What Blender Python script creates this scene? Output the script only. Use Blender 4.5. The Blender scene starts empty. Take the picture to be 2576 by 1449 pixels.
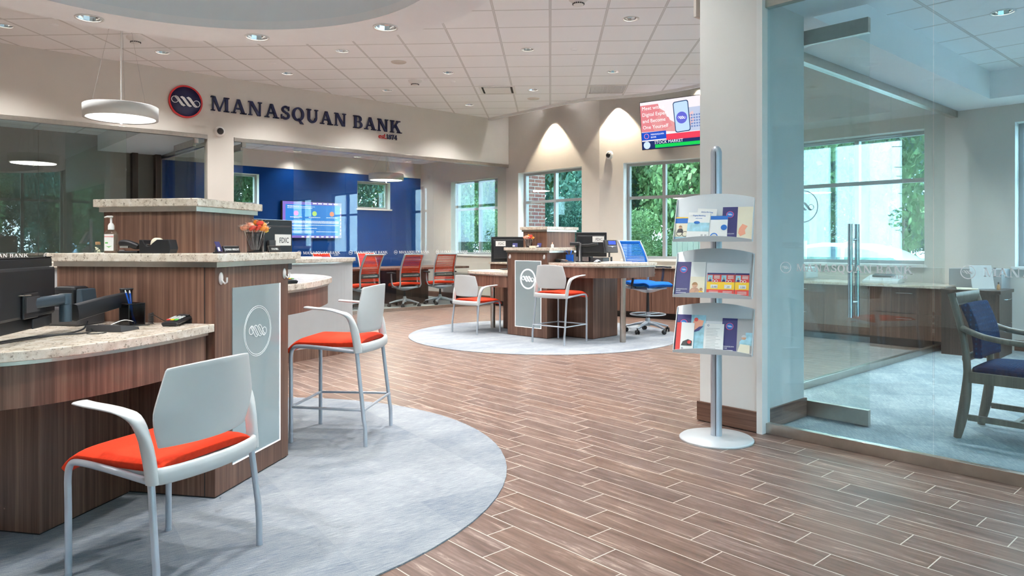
import bpy, math, random
from mathutils import Vector, Matrix
random.seed(7)
C = bpy.context.scene
COL = C.collection
PI = math.pi
# ---------- camera ----------
EYE = 1.21
cam = bpy.data.cameras.new('camera'); co = bpy.data.objects.new('camera', cam); COL.objects.link(co)
co.location = (0, 0, EYE); co.rotation_euler = (PI/2, 0, math.radians(48.07-90))
cam.sensor_width = 36; cam.lens = 36*1790/2576; cam.shift_y = -110.5/2576; cam.clip_start = .05; cam.clip_end = 400
C.camera = co
# ---------- world ----------
w = bpy.data.worlds.new('world'); C.world = w; w.use_nodes = True
wn = w.node_tree; wn.nodes.clear()
wo = wn.nodes.new('ShaderNodeOutputWorld'); wb = wn.nodes.new('ShaderNodeBackground')
wt = wn.nodes.new('ShaderNodeTexCoord'); wz = wn.nodes.new('ShaderNodeTexNoise'); wr = wn.nodes.new('ShaderNodeValToRGB')
wz.inputs['Scale'].default_value = 2.2; wz.inputs['Detail'].default_value = 5
wr.color_ramp.elements[0].color = (.50, .72, 1, 1); wr.color_ramp.elements[0].position = .38
wr.color_ramp.elements[1].color = (.88, .95, 1, 1); wr.color_ramp.elements[1].position = .62
wn.links.new(wt.outputs['Generated'], wz.inputs['Vector']); wn.links.new(wz.outputs['Fac'], wr.inputs['Fac'])
wn.links.new(wr.outputs['Color'], wb.inputs['Color']); wn.links.new(wb.outputs[0], wo.inputs[0])
wb.inputs['Strength'].default_value = 3.9
su = bpy.data.lights.new('sun', 'SUN'); su.energy = 5.5; su.angle = math.radians(4); su.color = (1, .95, .86)
so = bpy.data.objects.new('sun', su); COL.objects.link(so); so.rotation_euler = Vector((-.62, .12, .80)).to_track_quat('Z', 'Y').to_euler()
# ---------- exposure ----------
C.view_settings.view_transform = 'Standard'; C.view_settings.look = 'None'
C.view_settings.gamma = 1; C.view_settings.use_curve_mapping = False
C.view_settings.exposure = 1.34
C.render.engine = 'CYCLES'
C.cycles.max_bounces = 8; C.cycles.diffuse_bounces = 5; C.cycles.glossy_bounces = 3
C.cycles.transmission_bounces = 6; C.cycles.transparent_max_bounces = 24
C.cycles.use_adaptive_sampling = True; C.cycles.adaptive_threshold = .15; C.cycles.use_light_tree = False; C.cycles.adaptive_min_samples = 16
C.cycles.use_denoising = True; C.cycles.sample_clamp_indirect = 5; C.cycles.caustics_reflective = False; C.cycles.caustics_refractive = False
# portals at the real window openings guide daylight sampling
def portal(loc, rot, sx, sy):
    l = bpy.data.lights.new('window_portal', 'AREA'); l.shape = 'RECTANGLE'; l.size = sx; l.size_y = sy; l.cycles.is_portal = True
    o = bpy.data.objects.new('window_portal', l); COL.objects.link(o); o.location = loc; o.rotation_euler = rot
portal((1.7, -2.7, 1.75), (-PI/2, 0, PI), 5.2, 3.3)
portal((9.72, 9.7, 1.8), (PI/2, 0, PI/2), 1.8, 1.7)
portal((9.72, 12.0, 1.8), (PI/2, 0, PI/2), 1.7, 1.7)
portal((9.72, 4.0, 1.8), (PI/2, 0, PI/2), 1.8, 1.7)

# ---------- node material helpers ----------
def sn(t, k): return t.nodes.new('ShaderNode'+k)
def newmat(name):
    m = bpy.data.materials.new(name); m.use_nodes = True; t = m.node_tree; t.nodes.clear()
    o = sn(t, 'OutputMaterial'); return m, t, o
def mth(t, op, a, b=None, c=None):
    n = sn(t, 'Math'); n.operation = op
    for i, v in enumerate((a, b, c)):
        if v is None: continue
        if isinstance(v, (int, float)): n.inputs[i].default_value = v
        else: t.links.new(v, n.inputs[i])
    return n.outputs[0]
def mix(t, f, a, b, kind='MIX'):
    n = sn(t, 'MixRGB'); n.blend_type = kind
    for i, v in zip(('Fac', 'Color1', 'Color2'), (f, a, b)):
        if isinstance(v, (int, float)): n.inputs[i].default_value = v
        elif isinstance(v, tuple): n.inputs[i].default_value = (*v, 1)
        else: t.links.new(v, n.inputs[i])
    return n.outputs[0]
def noise(t, scale=(1, 1, 1), detail=3, s=1., coord='Object', rough=.5):
    tc = sn(t, 'TexCoord'); mp = sn(t, 'Mapping'); mp.inputs['Scale'].default_value = scale
    n = sn(t, 'TexNoise'); n.inputs['Scale'].default_value = s; n.inputs['Detail'].default_value = detail; n.inputs['Roughness'].default_value = rough
    t.links.new(tc.outputs[coord], mp.inputs[0]); t.links.new(mp.outputs[0], n.inputs['Vector']); return n.outputs['Fac']
def ramp(t, f, stops):
    r = sn(t, 'ValToRGB'); e = r.color_ramp.elements
    while len(e) < len(stops): e.new(.5)
    for q, (p, c) in zip(e, stops): q.position = p; q.color = (*c, 1) if len(c) == 3 else c
    t.links.new(f, r.inputs[0]); return r.outputs[0]
def bsdf(t, o, col, rough=.5, metal=0, spec=.5, emis=None, es=1, bump=None, bs=.1, bd=.01, coat=0, sheen=0):
    b = sn(t, 'BsdfPrincipled')
    if isinstance(col, tuple): b.inputs['Base Color'].default_value = (*col, 1)
    else: t.links.new(col, b.inputs['Base Color'])
    if isinstance(rough, (int, float)): b.inputs['Roughness'].default_value = rough
    else: t.links.new(rough, b.inputs['Roughness'])
    b.inputs['Metallic'].default_value = metal; b.inputs['Specular IOR Level'].default_value = spec
    b.inputs['Coat Weight'].default_value = coat; b.inputs['Sheen Weight'].default_value = sheen
    if emis: b.inputs['Emission Color'].default_value = (*emis, 1); b.inputs['Emission Strength'].default_value = es
    if bump is not None:
        n = sn(t, 'Bump'); n.inputs['Strength'].default_value = bs; n.inputs['Distance'].default_value = bd
        t.links.new(bump, n.inputs['Height']); t.links.new(n.outputs[0], b.inputs['Normal'])
    t.links.new(b.outputs[0], o.inputs[0]); return b
def plain(name, col, rough=.5, metal=0, var=.04, s=8, **k):
    m, t, o = newmat(name); n = noise(t, s=s)
    a = tuple(max(0, c*(1-var)) for c in col); b = tuple(min(1, c*(1+var)) for c in col)
    bsdf(t, o, ramp(t, n, [(.3, a), (.7, b)]), rough, metal, **k); return m
def emit(name, col, st=1.):
    m, t, o = newmat(name); e = sn(t, 'Emission'); e.inputs[0].default_value = (*col, 1); e.inputs[1].default_value = st
    t.links.new(e.outputs[0], o.inputs[0]); return m
def screenmat(name, col, st=1.):   # lit display surface: gives off its picture and keeps a glossy face
    m, t, o = newmat(name); bsdf(t, o, (.01, .01, .01), .15, emis=col, es=st*.46); return m
def wood(name, a, b, c, axis='z', sc=1., rough=.42):
    m, t, o = newmat(name)
    S = {'z': (55*sc, 55*sc, .9), 'x': (1.1, 1.1, 75*sc)}[axis]; S2 = {'z': (11*sc, 11*sc, .25), 'x': (.5, .5, 14*sc)}[axis]
    S3 = {'z': (190, 190, 5), 'x': (6, 6, 190)}[axis]
    n1 = noise(t, S, 4, 1, rough=.6); n2 = noise(t, S2, 2, 1); n3 = noise(t, S3, 2, 1)
    f = mth(t, 'ADD', mth(t, 'MULTIPLY', n1, .55), mth(t, 'ADD', mth(t, 'MULTIPLY', n2, .33), mth(t, 'MULTIPLY', n3, .14)))
    bsdf(t, o, ramp(t, f, [(.36, a), (.5, b), (.66, c)]), rough, bump=n1, bs=.05); return m
def glass(name, tint, r0=.04, boost=1.):
    m, t, o = newmat(name); tr = sn(t, 'BsdfTransparent'); tr.inputs[0].default_value = (*tint, 1)
    gl = sn(t, 'BsdfGlossy'); gl.inputs['Roughness'].default_value = 0; gl.inputs[0].default_value = (.95, .98, 1, 1)
    g = sn(t, 'NewGeometry'); d = sn(t, 'VectorMath'); d.operation = 'DOT_PRODUCT'
    t.links.new(g.outputs['Incoming'], d.inputs[0]); t.links.new(g.outputs['Normal'], d.inputs[1])
    k = mth(t, 'SUBTRACT', 1., mth(t, 'ABSOLUTE', d.outputs['Value'])); f = mth(t, 'POWER', k, 4.5)
    f = mth(t, 'MULTIPLY_ADD', f, (1-r0)*boost, r0*boost); f = mth(t, 'MINIMUM', f, 1.)
    x = sn(t, 'MixShader'); t.links.new(f, x.inputs[0]); t.links.new(tr.outputs[0], x.inputs[1]); t.links.new(gl.outputs[0], x.inputs[2])
    t.links.new(x.outputs[0], o.inputs[0]); return m
M = {}
M['wall'] = plain('wall_paint', (.655, .62, .575), .85, var=.015, s=3)
M['column'] = plain('column_paint', (.74, .73, .71), .8, var=.01)
M['white'] = plain('white_paint', (.78, .78, .77), .6, var=.01)
M['drywall'] = plain('soffit_paint', (.87, .885, .91), .85, var=.01)
M['dome'] = plain('blue_grey_paint', (.80, .85, .89), .8, var=.01)
M['bluewall'] = plain('blue_accent_paint', (.002, .05, .24), .5, var=.03, spec=.15)
M['greywall'] = plain('grey_paint', (.44, .45, .46), .7, var=.02)
M['steel'] = plain('brushed_steel', (.55, .51, .46), .28, 1, var=.06, s=20)
M['chrome'] = plain('chrome', (.75, .76, .78), .12, 1, var=.02)
M['silver'] = plain('silver_powder_coat', (.50, .55, .62), .35, .55, var=.03)
M['plastic'] = plain('light_grey_plastic', (.55, .57, .58), .42, var=.02)
M['standgrey'] = plain('stand_silver_grey', (.60, .64, .67), .38, .3, var=.02)
M['red'] = plain('red_upholstery', (.78, .045, .012), .85, var=.08, s=60, sheen=.05, spec=.2)
M['blueup'] = plain('blue_upholstery', (.003, .12, .50), .8, var=.1, s=60, spec=.25)
M['black'] = plain('black_plastic', (.012, .013, .016), .38, var=.2)
M['dkgrey'] = plain('dark_grey_plastic', (.045, .045, .05), .4, var=.1)
M['armblue'] = plain('slate_arm_coat', (.05, .075, .10), .35, .3, var=.1)
M['frame'] = plain('aluminium_window_frame', (.42, .43, .44), .4, .4, var=.03)
M['navy'] = plain('navy_sign', (.012, .018, .075), .4, var=.05)
M['redsign'] = plain('red_sign', (.62, .03, .035), .4, var=.05)
M['paper'] = plain('white_paper', (.80, .80, .78), .7, var=.02)
M['dark'] = plain('dark_recess', (.02, .02, .02), .8)
M['letter'] = plain('white_vinyl', (.85, .87, .88), .6, var=.01)
M['glow'] = emit('lamp_glow', (1, .93, .80), 9)
M['glow_soft'] = emit('diffuser_glow', (1, .95, .86), 1.6)
M['edge_led'] = emit('edge_lit_line', (.93, .97, 1), 1.1)
M['glassL'] = glass('clear_partition_glass', (.95, .98, .965), .042)
M['glassO'] = glass('reflective_office_glass', (.93, .975, .955), .075)
M['glassR'] = glass('teal_partition_glass', (.845, .94, .965), .045)
M['glassW'] = glass('window_glass', (.86, .97, .98), .035)
M['glassS'] = glass('small_clear_plastic', (.93, .97, .95), .05)
M['wood'] = wood('walnut_laminate', (.070, .031, .021), (.145, .073, .050), (.26, .148, .105))
M['woodh'] = wood('walnut_laminate_horizontal', (.070, .031, .021), (.145, .073, .050), (.26, .148, .105), 'x')
M['darkwood'] = wood('dark_walnut', (.03, .018, .014), (.055, .034, .026), (.09, .055, .042))
M['oak'] = wood('greyed_oak', (.11, .09, .07), (.16, .135, .105), (.22, .185, .145))

def mat_stone():
    m, t, o = newmat('speckled_quartz')
    n1 = noise(t, s=22, detail=6, rough=.65); v = noise(t, (1, 1, 1), 4, 70, rough=.7)
    base = ramp(t, n1, [(.35, (.50, .42, .34)), (.5, (.66, .59, .50)), (.7, (.76, .71, .64))])
    k = ramp(t, v, [(.36, (.30, .26, .22)), (.43, (1, 1, 1))]); c = mix(t, .8, base, k, 'MULTIPLY')
    bsdf(t, o, c, .18, spec=.5); return m
M['stone'] = mat_stone()

def mat_floor():
    m, t, o = newmat('wood_look_plank_tile'); tc = sn(t, 'TexCoord'); sp = sn(t, 'SeparateXYZ'); t.links.new(tc.outputs['Object'], sp.inputs[0])
    W_, L_ = .1475, .59
    r = mth(t, 'DIVIDE', mth(t, 'ADD', sp.outputs[0], .0205), W_); row = mth(t, 'FLOOR', r)
    y = mth(t, 'DIVIDE', mth(t, 'ADD', mth(t, 'SUBTRACT', sp.outputs[1], mth(t, 'MULTIPLY', row, W_)), .2405), L_); cell = mth(t, 'FLOOR', y)
    fx = mth(t, 'MULTIPLY', mth(t, 'PINGPONG', r, .5), W_); fy = mth(t, 'MULTIPLY', mth(t, 'PINGPONG', y, .5), L_)
    d = mth(t, 'MINIMUM', fx, fy); g = ramp(t, mth(t, 'DIVIDE', d, .01), [(.17, (1, 1, 1)), (.27, (0, 0, 0))])
    cb = sn(t, 'CombineXYZ'); t.links.new(row, cb.inputs[0]); t.links.new(cell, cb.inputs[1])
    wn_ = sn(t, 'TexWhiteNoise'); wn_.noise_dimensions = '2D'; t.links.new(cb.outputs[0], wn_.inputs['Vector'])
    off = sn(t, 'VectorMath'); off.operation = 'MULTIPLY_ADD'; t.links.new(wn_.outputs['Color'], off.inputs[0]); off.inputs[1].default_value = (9, 9, 9)
    mp = sn(t, 'Mapping'); mp.inputs['Scale'].default_value = (34, 3.2, 1); t.links.new(tc.outputs['Object'], mp.inputs[0]); t.links.new(mp.outputs[0], off.inputs[2])
    n = sn(t, 'TexNoise'); n.inputs['Scale'].default_value = 1; n.inputs['Detail'].default_value = 5; n.inputs['Roughness'].default_value = .66; n.inputs['Distortion'].default_value = .6
    t.links.new(off.outputs[0], n.inputs['Vector'])
    base = ramp(t, n.outputs['Fac'], [(.30, (.110, .066, .053)), (.48, (.175, .113, .092)), (.60, (.240, .165, .140)), (.72, (.50, .39, .33))])
    tone = ramp(t, wn_.outputs['Value'], [(0, (.82, .80, .80)), (.5, (1, .97, .95)), (1, (1.0, .92, .84))]); tone2 = mix(t, 1., base, tone, 'MULTIPLY')
    col = mix(t, g, tone2, (.60, .54, .47))
    rg = mth(t, 'MULTIPLY_ADD', n.outputs['Fac'], .25, .26)
    h = mth(t, 'SUBTRACT', n.outputs['Fac'], g)
    bsdf(t, o, col, rg, spec=.5, bump=h, bs=.12, bd=.004); return m
M['floor'] = mat_floor()

def mat_carpet(name, a, b, c, rot=.0, size=.0):
    m, t, o = newmat(name); tc = sn(t, 'TexCoord'); mp0 = sn(t, 'Mapping'); mp0.inputs['Rotation'].default_value = (0, 0, rot); t.links.new(tc.outputs['Object'], mp0.inputs[0])
    def nz(s, d, r=.6):
        mp = sn(t, 'Mapping'); mp.inputs['Scale'].default_value = s; t.links.new(mp0.outputs[0], mp.inputs[0])
        n = sn(t, 'TexNoise'); n.inputs['Scale'].default_value = 1; n.inputs['Detail'].default_value = d; n.inputs['Roughness'].default_value = r; t.links.new(mp.outputs[0], n.inputs['Vector']); return n.outputs['Fac']
    n1 = nz((16, 170, 1), 3); n2 = nz((260, 300, 1), 2); n3 = nz((2.2, 5, 1), 2)
    sp = sn(t, 'SeparateXYZ'); t.links.new(mp0.outputs[0], sp.inputs[0])
    cb = sn(t, 'CombineXYZ'); t.links.new(mth(t, 'FLOOR', mth(t, 'DIVIDE', sp.outputs[0], .5)), cb.inputs[0]); t.links.new(mth(t, 'FLOOR', mth(t, 'DIVIDE', sp.outputs[1], .5)), cb.inputs[1])
    wn_ = sn(t, 'TexWhiteNoise'); wn_.noise_dimensions = '2D'; t.links.new(cb.outputs[0], wn_.inputs['Vector'])
    f = mth(t, 'ADD', mth(t, 'MULTIPLY', n1, .42), mth(t, 'ADD', mth(t, 'MULTIPLY', n2, .30), mth(t, 'ADD', mth(t, 'MULTIPLY', n3, .2), mth(t, 'MULTIPLY', wn_.outputs['Value'], .07))))
    bsdf(t, o, ramp(t, f, [(.36, a), (.5, b), (.62, c)]), .95, spec=.1, bump=n1, bs=.3, bd=.004); return m
M['rug'] = mat_carpet('pale_grey_carpet_tile', (.15, .18, .235), (.27, .295, .325), (.385, .405, .425), math.radians(8))
M['carpet'] = mat_carpet('blue_grey_office_carpet', (.18, .24, .28), (.31, .38, .42), (.52, .58, .60), math.radians(-42))
M['confcarpet'] = mat_carpet('pale_conference_carpet', (.30, .33, .34), (.44, .47, .47), (.58, .60, .60), .3)

def mat_tiles(name, p1, p2, ang, size=.61, base=(.90, .915, .94), line=(.68, .69, .70), lw=.011):
    m, t, o = newmat(name); tc = sn(t, 'TexCoord'); mp = sn(t, 'Mapping'); mp.inputs['Rotation'].default_value = (0, 0, -ang); t.links.new(tc.outputs['Object'], mp.inputs[0])
    sp = sn(t, 'SeparateXYZ'); t.links.new(mp.outputs[0], sp.inputs[0])
    a = mth(t, 'PINGPONG', mth(t, 'SUBTRACT', mth(t, 'DIVIDE', sp.outputs[0], size), p1), .5); b = mth(t, 'PINGPONG', mth(t, 'SUBTRACT', mth(t, 'DIVIDE', sp.outputs[1], size), p2), .5)
    d = mth(t, 'MULTIPLY', mth(t, 'MINIMUM', a, b), size); g = mth(t, 'LESS_THAN', d, lw)
    n = noise(t, s=140, detail=2); c0 = ramp(t, n, [(.3, tuple(x*.97 for x in base)), (.7, base)])
    edge = mth(t, 'LESS_THAN', mth(t, 'ABSOLUTE', mth(t, 'SUBTRACT', d, lw)), .0025)
    c = mix(t, g, c0, line); c = mix(t, mth(t, 'MULTIPLY', edge, .5), c, (.3, .29, .28))
    bsdf(t, o, c, .9, spec=.2, bump=mth(t, 'SUBTRACT', 1., g), bs=.25, bd=.004); return m
M['tiles'] = mat_tiles('suspended_ceiling_tile', .5, 0, PI/4)
M['tiles2'] = mat_tiles('office_ceiling_tile', .2, .3, 0.)

def mat_brick():
    m, t, o = newmat('red_brick'); tc = sn(t, 'TexCoord'); sp = sn(t, 'SeparateXYZ'); t.links.new(tc.outputs['Object'], sp.inputs[0])
    cb = sn(t, 'CombineXYZ'); t.links.new(mth(t, 'ADD', sp.outputs[0], sp.outputs[1]), cb.inputs[0]); t.links.new(sp.outputs[2], cb.inputs[1])
    b = sn(t, 'TexBrick'); b.inputs['Scale'].default_value = 1; b.inputs['Brick Width'].default_value = .21; b.inputs['Row Height'].default_value = .075; b.inputs['Mortar Size'].default_value = .008
    b.inputs['Color1'].default_value = (.36, .14, .11, 1); b.inputs['Color2'].default_value = (.27, .10, .085, 1); b.inputs['Mortar'].default_value = (.50, .45, .42, 1)
    t.links.new(cb.outputs[0], b.inputs['Vector']); bsdf(t, o, b.outputs['Color'], .85); return m
M['brick'] = mat_brick()
def mat_leaf(name, a, b, c):
    m, t, o = newmat(name); n = noise(t, s=1.3, detail=4, rough=.7); n2 = noise(t, s=9, detail=3)
    f = mth(t, 'ADD', mth(t, 'MULTIPLY', n, .5), mth(t, 'MULTIPLY', n2, .5)); bs_ = bsdf(t, o, ramp(t, f, [(.38, a), (.5, b), (.64, c)]), .6)
    tl = sn(t, 'BsdfTranslucent'); tl.inputs[0].default_value = (*c, 1); x = sn(t, 'MixShader'); x.inputs[0].default_value = .22
    t.links.new(bs_.outputs[0], x.inputs[1]); t.links.new(tl.outputs[0], x.inputs[2]); t.links.new(x.outputs[0], o.inputs[0]); return m
M['leaf1'] = mat_leaf('bright_leaves', (.02, .085, .035), (.095, .22, .085), (.27, .42, .19))
M['leaf2'] = mat_leaf('dark_leaves', (.008, .045, .038), (.03, .12, .095), (.10, .26, .19))
M['grass'] = mat_leaf('lawn_grass', (.09, .22, .07), (.17, .34, .12), (.28, .46, .2))
M['bark'] = plain('tree_bark', (.16, .12, .09), .9, var=.3, s=12)
M['asphalt'] = plain('asphalt', (.42, .42, .42), .9, var=.1, s=30)

# ---------- mesh builder ----------
class MB:
    def __init__(s): s.v = []; s.f = []; s.mi = []; s.m = 0; s.sm = []
    def add(s, vs, fs, smooth=False, T=None):
        n = len(s.v)
        s.v += [tuple(T @ Vector(p)) if T else tuple(p) for p in vs]
        for f in fs: s.f.append([i+n for i in f]); s.mi.append(s.m); s.sm.append(smooth)
        return s
    def box(s, x0, y0, z0, x1, y1, z1, T=None):
        x0, x1 = sorted((x0, x1)); y0, y1 = sorted((y0, y1)); z0, z1 = sorted((z0, z1))
        return s.add([(x0, y0, z0), (x1, y0, z0), (x1, y1, z0), (x0, y1, z0), (x0, y0, z1), (x1, y0, z1), (x1, y1, z1), (x0, y1, z1)],
                     [(0, 3, 2, 1), (4, 5, 6, 7), (0, 1, 5, 4), (1, 2, 6, 5), (2, 3, 7, 6), (3, 0, 4, 7)], T=T)
    def cbox(s, c, d, T=None): return s.box(c[0]-d[0]/2, c[1]-d[1]/2, c[2]-d[2]/2, c[0]+d[0]/2, c[1]+d[1]/2, c[2]+d[2]/2, T)
    def prism(s, poly, z0, z1, T=None, smooth=False):
        A = sum(poly[i][0]*poly[(i+1) % len(poly)][1]-poly[(i+1) % len(poly)][0]*poly[i][1] for i in range(len(poly)))
        if A < 0: poly = poly[::-1]
        n = len(poly); s.add([(x, y, z0) for x, y in poly]+[(x, y, z1) for x, y in poly], [tuple(range(n-1, -1, -1)), tuple(range(n, 2*n))], T=T)
        k = len(s.v)-2*n
        for i in range(n): s.f.append([k+i, k+(i+1) % n, k+n+(i+1) % n, k+n+i]); s.mi.append(s.m); s.sm.append(smooth)
        return s
    def tube(s, pts, r, n=10, T=None, caps=True):
        pts = [Vector(p) for p in pts]; R = r if isinstance(r, (list, tuple)) else [r]*len(pts); vs = []; fs = []
        t0 = (pts[1]-pts[0]).normalized(); up = Vector((0, 0, 1)) if abs(t0.z) < .9 else Vector((1, 0, 0)); a = t0.cross(up).normalized()
        for i, p in enumerate(pts):
            t = ((pts[min(i+1, len(pts)-1)]-pts[max(i-1, 0)])).normalized(); a = (a-t*a.dot(t)).normalized(); b = t.cross(a)
            for k in range(n): q = 2*PI*k/n; vs.append(p+(a*math.cos(q)+b*math.sin(q))*R[i])
        for i in range(len(pts)-1):
            for k in range(n): fs.append((i*n+k, i*n+(k+1) % n, (i+1)*n+(k+1) % n, (i+1)*n+k))
        s.add(vs, fs, True, T)
        if caps: s.add(vs[:n], [tuple(range(n-1, -1, -1))], False, T); s.add(vs[-n:], [tuple(range(n))], False, T)
        return s
    def lathe(s, prof, c=(0, 0, 0), n=28, T=None, smooth=True, sx=1, sy=1, cap=True):
        vs = []; fs = []
        for r, z in prof:
            for k in range(n): q = 2*PI*k/n; vs.append((c[0]+r*math.cos(q)*sx, c[1]+r*math.sin(q)*sy, c[2]+z))
        for i in range(len(prof)-1):
            for k in range(n): fs.append((i*n+k, i*n+(k+1) % n, (i+1)*n+(k+1) % n, (i+1)*n+k))
        s.add(vs, fs, smooth, T)
        if cap and prof[0][0] > 1e-5: s.add(vs[:n], [tuple(range(n-1, -1, -1))], False, T)
        if cap and prof[-1][0] > 1e-5: s.add(vs[-n:], [tuple(range(n))], False, T)
        return s
    def grid(s, fn, nu, nv, th=None, smooth=True, T=None):   # surface patch fn(u,v); th gives it thickness along its normal
        P = [[Vector(fn(i/nu, j/nv)) for j in range(nv+1)] for i in range(nu+1)]
        idx = lambda i, j: i*(nv+1)+j
        top = [P[i][j] for i in range(nu+1) for j in range(nv+1)]
        fs = [(idx(i, j), idx(i+1, j), idx(i+1, j+1), idx(i, j+1)) for i in range(nu) for j in range(nv)]
        if th is None: return s.add(top, fs, smooth, T)
        N = []
        for i in range(nu+1):
            for j in range(nv+1):
                a = P[min(i+1, nu)][j]-P[max(i-1, 0)][j]; b = P[i][min(j+1, nv)]-P[i][max(j-1, 0)]; q = a.cross(b); N.append(q.normalized() if q.length > 1e-9 else Vector((0, 0, 1)))
        bot = [p-n_*th for p, n_ in zip(top, N)]; K = len(top)
        f2 = [tuple(K+q for q in reversed(f)) for f in fs]
        s.add(top+bot, fs+f2, smooth, T)
        ring = [idx(i, 0) for i in range(nu)]+[idx(nu, j) for j in range(nv)]+[idx(i, nv) for i in range(nu, 0, -1)]+[idx(0, j) for j in range(nv, 0, -1)]
        k = len(s.v)-2*K
        for a, b in zip(ring, ring[1:]+ring[:1]): s.f.append([k+b, k+a, k+a+K, k+b+K]); s.mi.append(s.m); s.sm.append(False)
        return s
    def ball(s, c, r, n=12, sx=1, sy=1, sz=1, T=None):
        return s.lathe([(r*math.sin(PI*i/(n//2+2)) if 0 < i < n//2+2 else 0, -r*math.cos(PI*i/(n//2+2))*sz) for i in range(n//2+3)], c, n, T, True, sx, sy)
    def build(s, name, mats, parent=None, bev=0, loc=None, rz=None, seg=2, **props):
        me = bpy.data.meshes.new(name); me.from_pydata(s.v, [], s.f); me.update()
        if not isinstance(mats, (list, tuple)): mats = [mats]
        for m in mats: me.materials.append(M[m] if isinstance(m, str) else m)
        me.polygons.foreach_set('material_index', s.mi); me.polygons.foreach_set('use_smooth', s.sm)
        o = bpy.data.objects.new(name, me); COL.objects.link(o)
        if parent: o.parent = parent
        if loc: o.location = loc
        if rz is not None: o.rotation_euler = (0, 0, rz)
        if bev: q = o.modifiers.new('bevel', 'BEVEL'); q.width = bev; q.segments = seg; q.limit_method = 'ANGLE'; q.angle_limit = .6
        for k_, v_ in props.items(): o[k_] = v_
        return o
def thing(name, label, cat, loc=(0, 0, 0), rz=0, group=None):
    o = bpy.data.objects.new(name, None); COL.objects.link(o); o.empty_display_size = .1
    o.location = loc; o.rotation_euler = (0, 0, rz); o['label'] = label; o['category'] = cat
    if group: o['group'] = group
    return o
def tag(o, label, cat, group=None):
    o['label'] = label; o['category'] = cat
    if group: o['group'] = group
    return o
def adopt(c, p):   # make a built piece a part of p, keeping it where it stands
    bpy.context.view_layer.update(); c.parent = p; c.matrix_parent_inverse = p.matrix_world.inverted()
    for k in ('label', 'category', 'group'):
        if k in c: del c[k]
def st(o): o['kind'] = 'structure'; return o
def kids(o): return [c for c in bpy.data.objects if c.parent == o]
def dup(root, loc, rz, label, group=None):
    r = root.copy(); COL.objects.link(r); r.location = loc; r.rotation_euler = (0, 0, rz); r['label'] = label
    if group: r['group'] = group
    for ch in kids(root):
        c = ch.copy(); COL.objects.link(c); c.parent = r
        for g in kids(ch): d = g.copy(); COL.objects.link(d); d.parent = c
    return r
def text(s, size, ext=.0005, align='CENTER', sx=1.):   # lettering as (verts, faces) in the XZ plane, facing -Y
    c = bpy.data.curves.new('t', 'FONT'); c.body = s; c.size = size; c.align_x = align; c.extrude = ext; c.resolution_u = 2
    o = bpy.data.objects.new('t', c); COL.objects.link(o); bpy.context.view_layer.update()
    me = bpy.data.meshes.new_from_object(o.evaluated_get(bpy.context.evaluated_depsgraph_get()))
    vs = [(v.co.x*sx, -v.co.z, v.co.y) for v in me.vertices]; fs = [tuple(p.vertices) for p in me.polygons]
    bpy.data.objects.remove(o); bpy.data.curves.remove(c); bpy.data.meshes.remove(me); return vs, fs
def R4(rz=0, loc=(0, 0, 0), rx=0, ry=0): return Matrix.Translation(loc) @ Matrix.Rotation(rz, 4, 'Z') @ Matrix.Rotation(ry, 4, 'Y') @ Matrix.Rotation(rx, 4, 'X')

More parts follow.
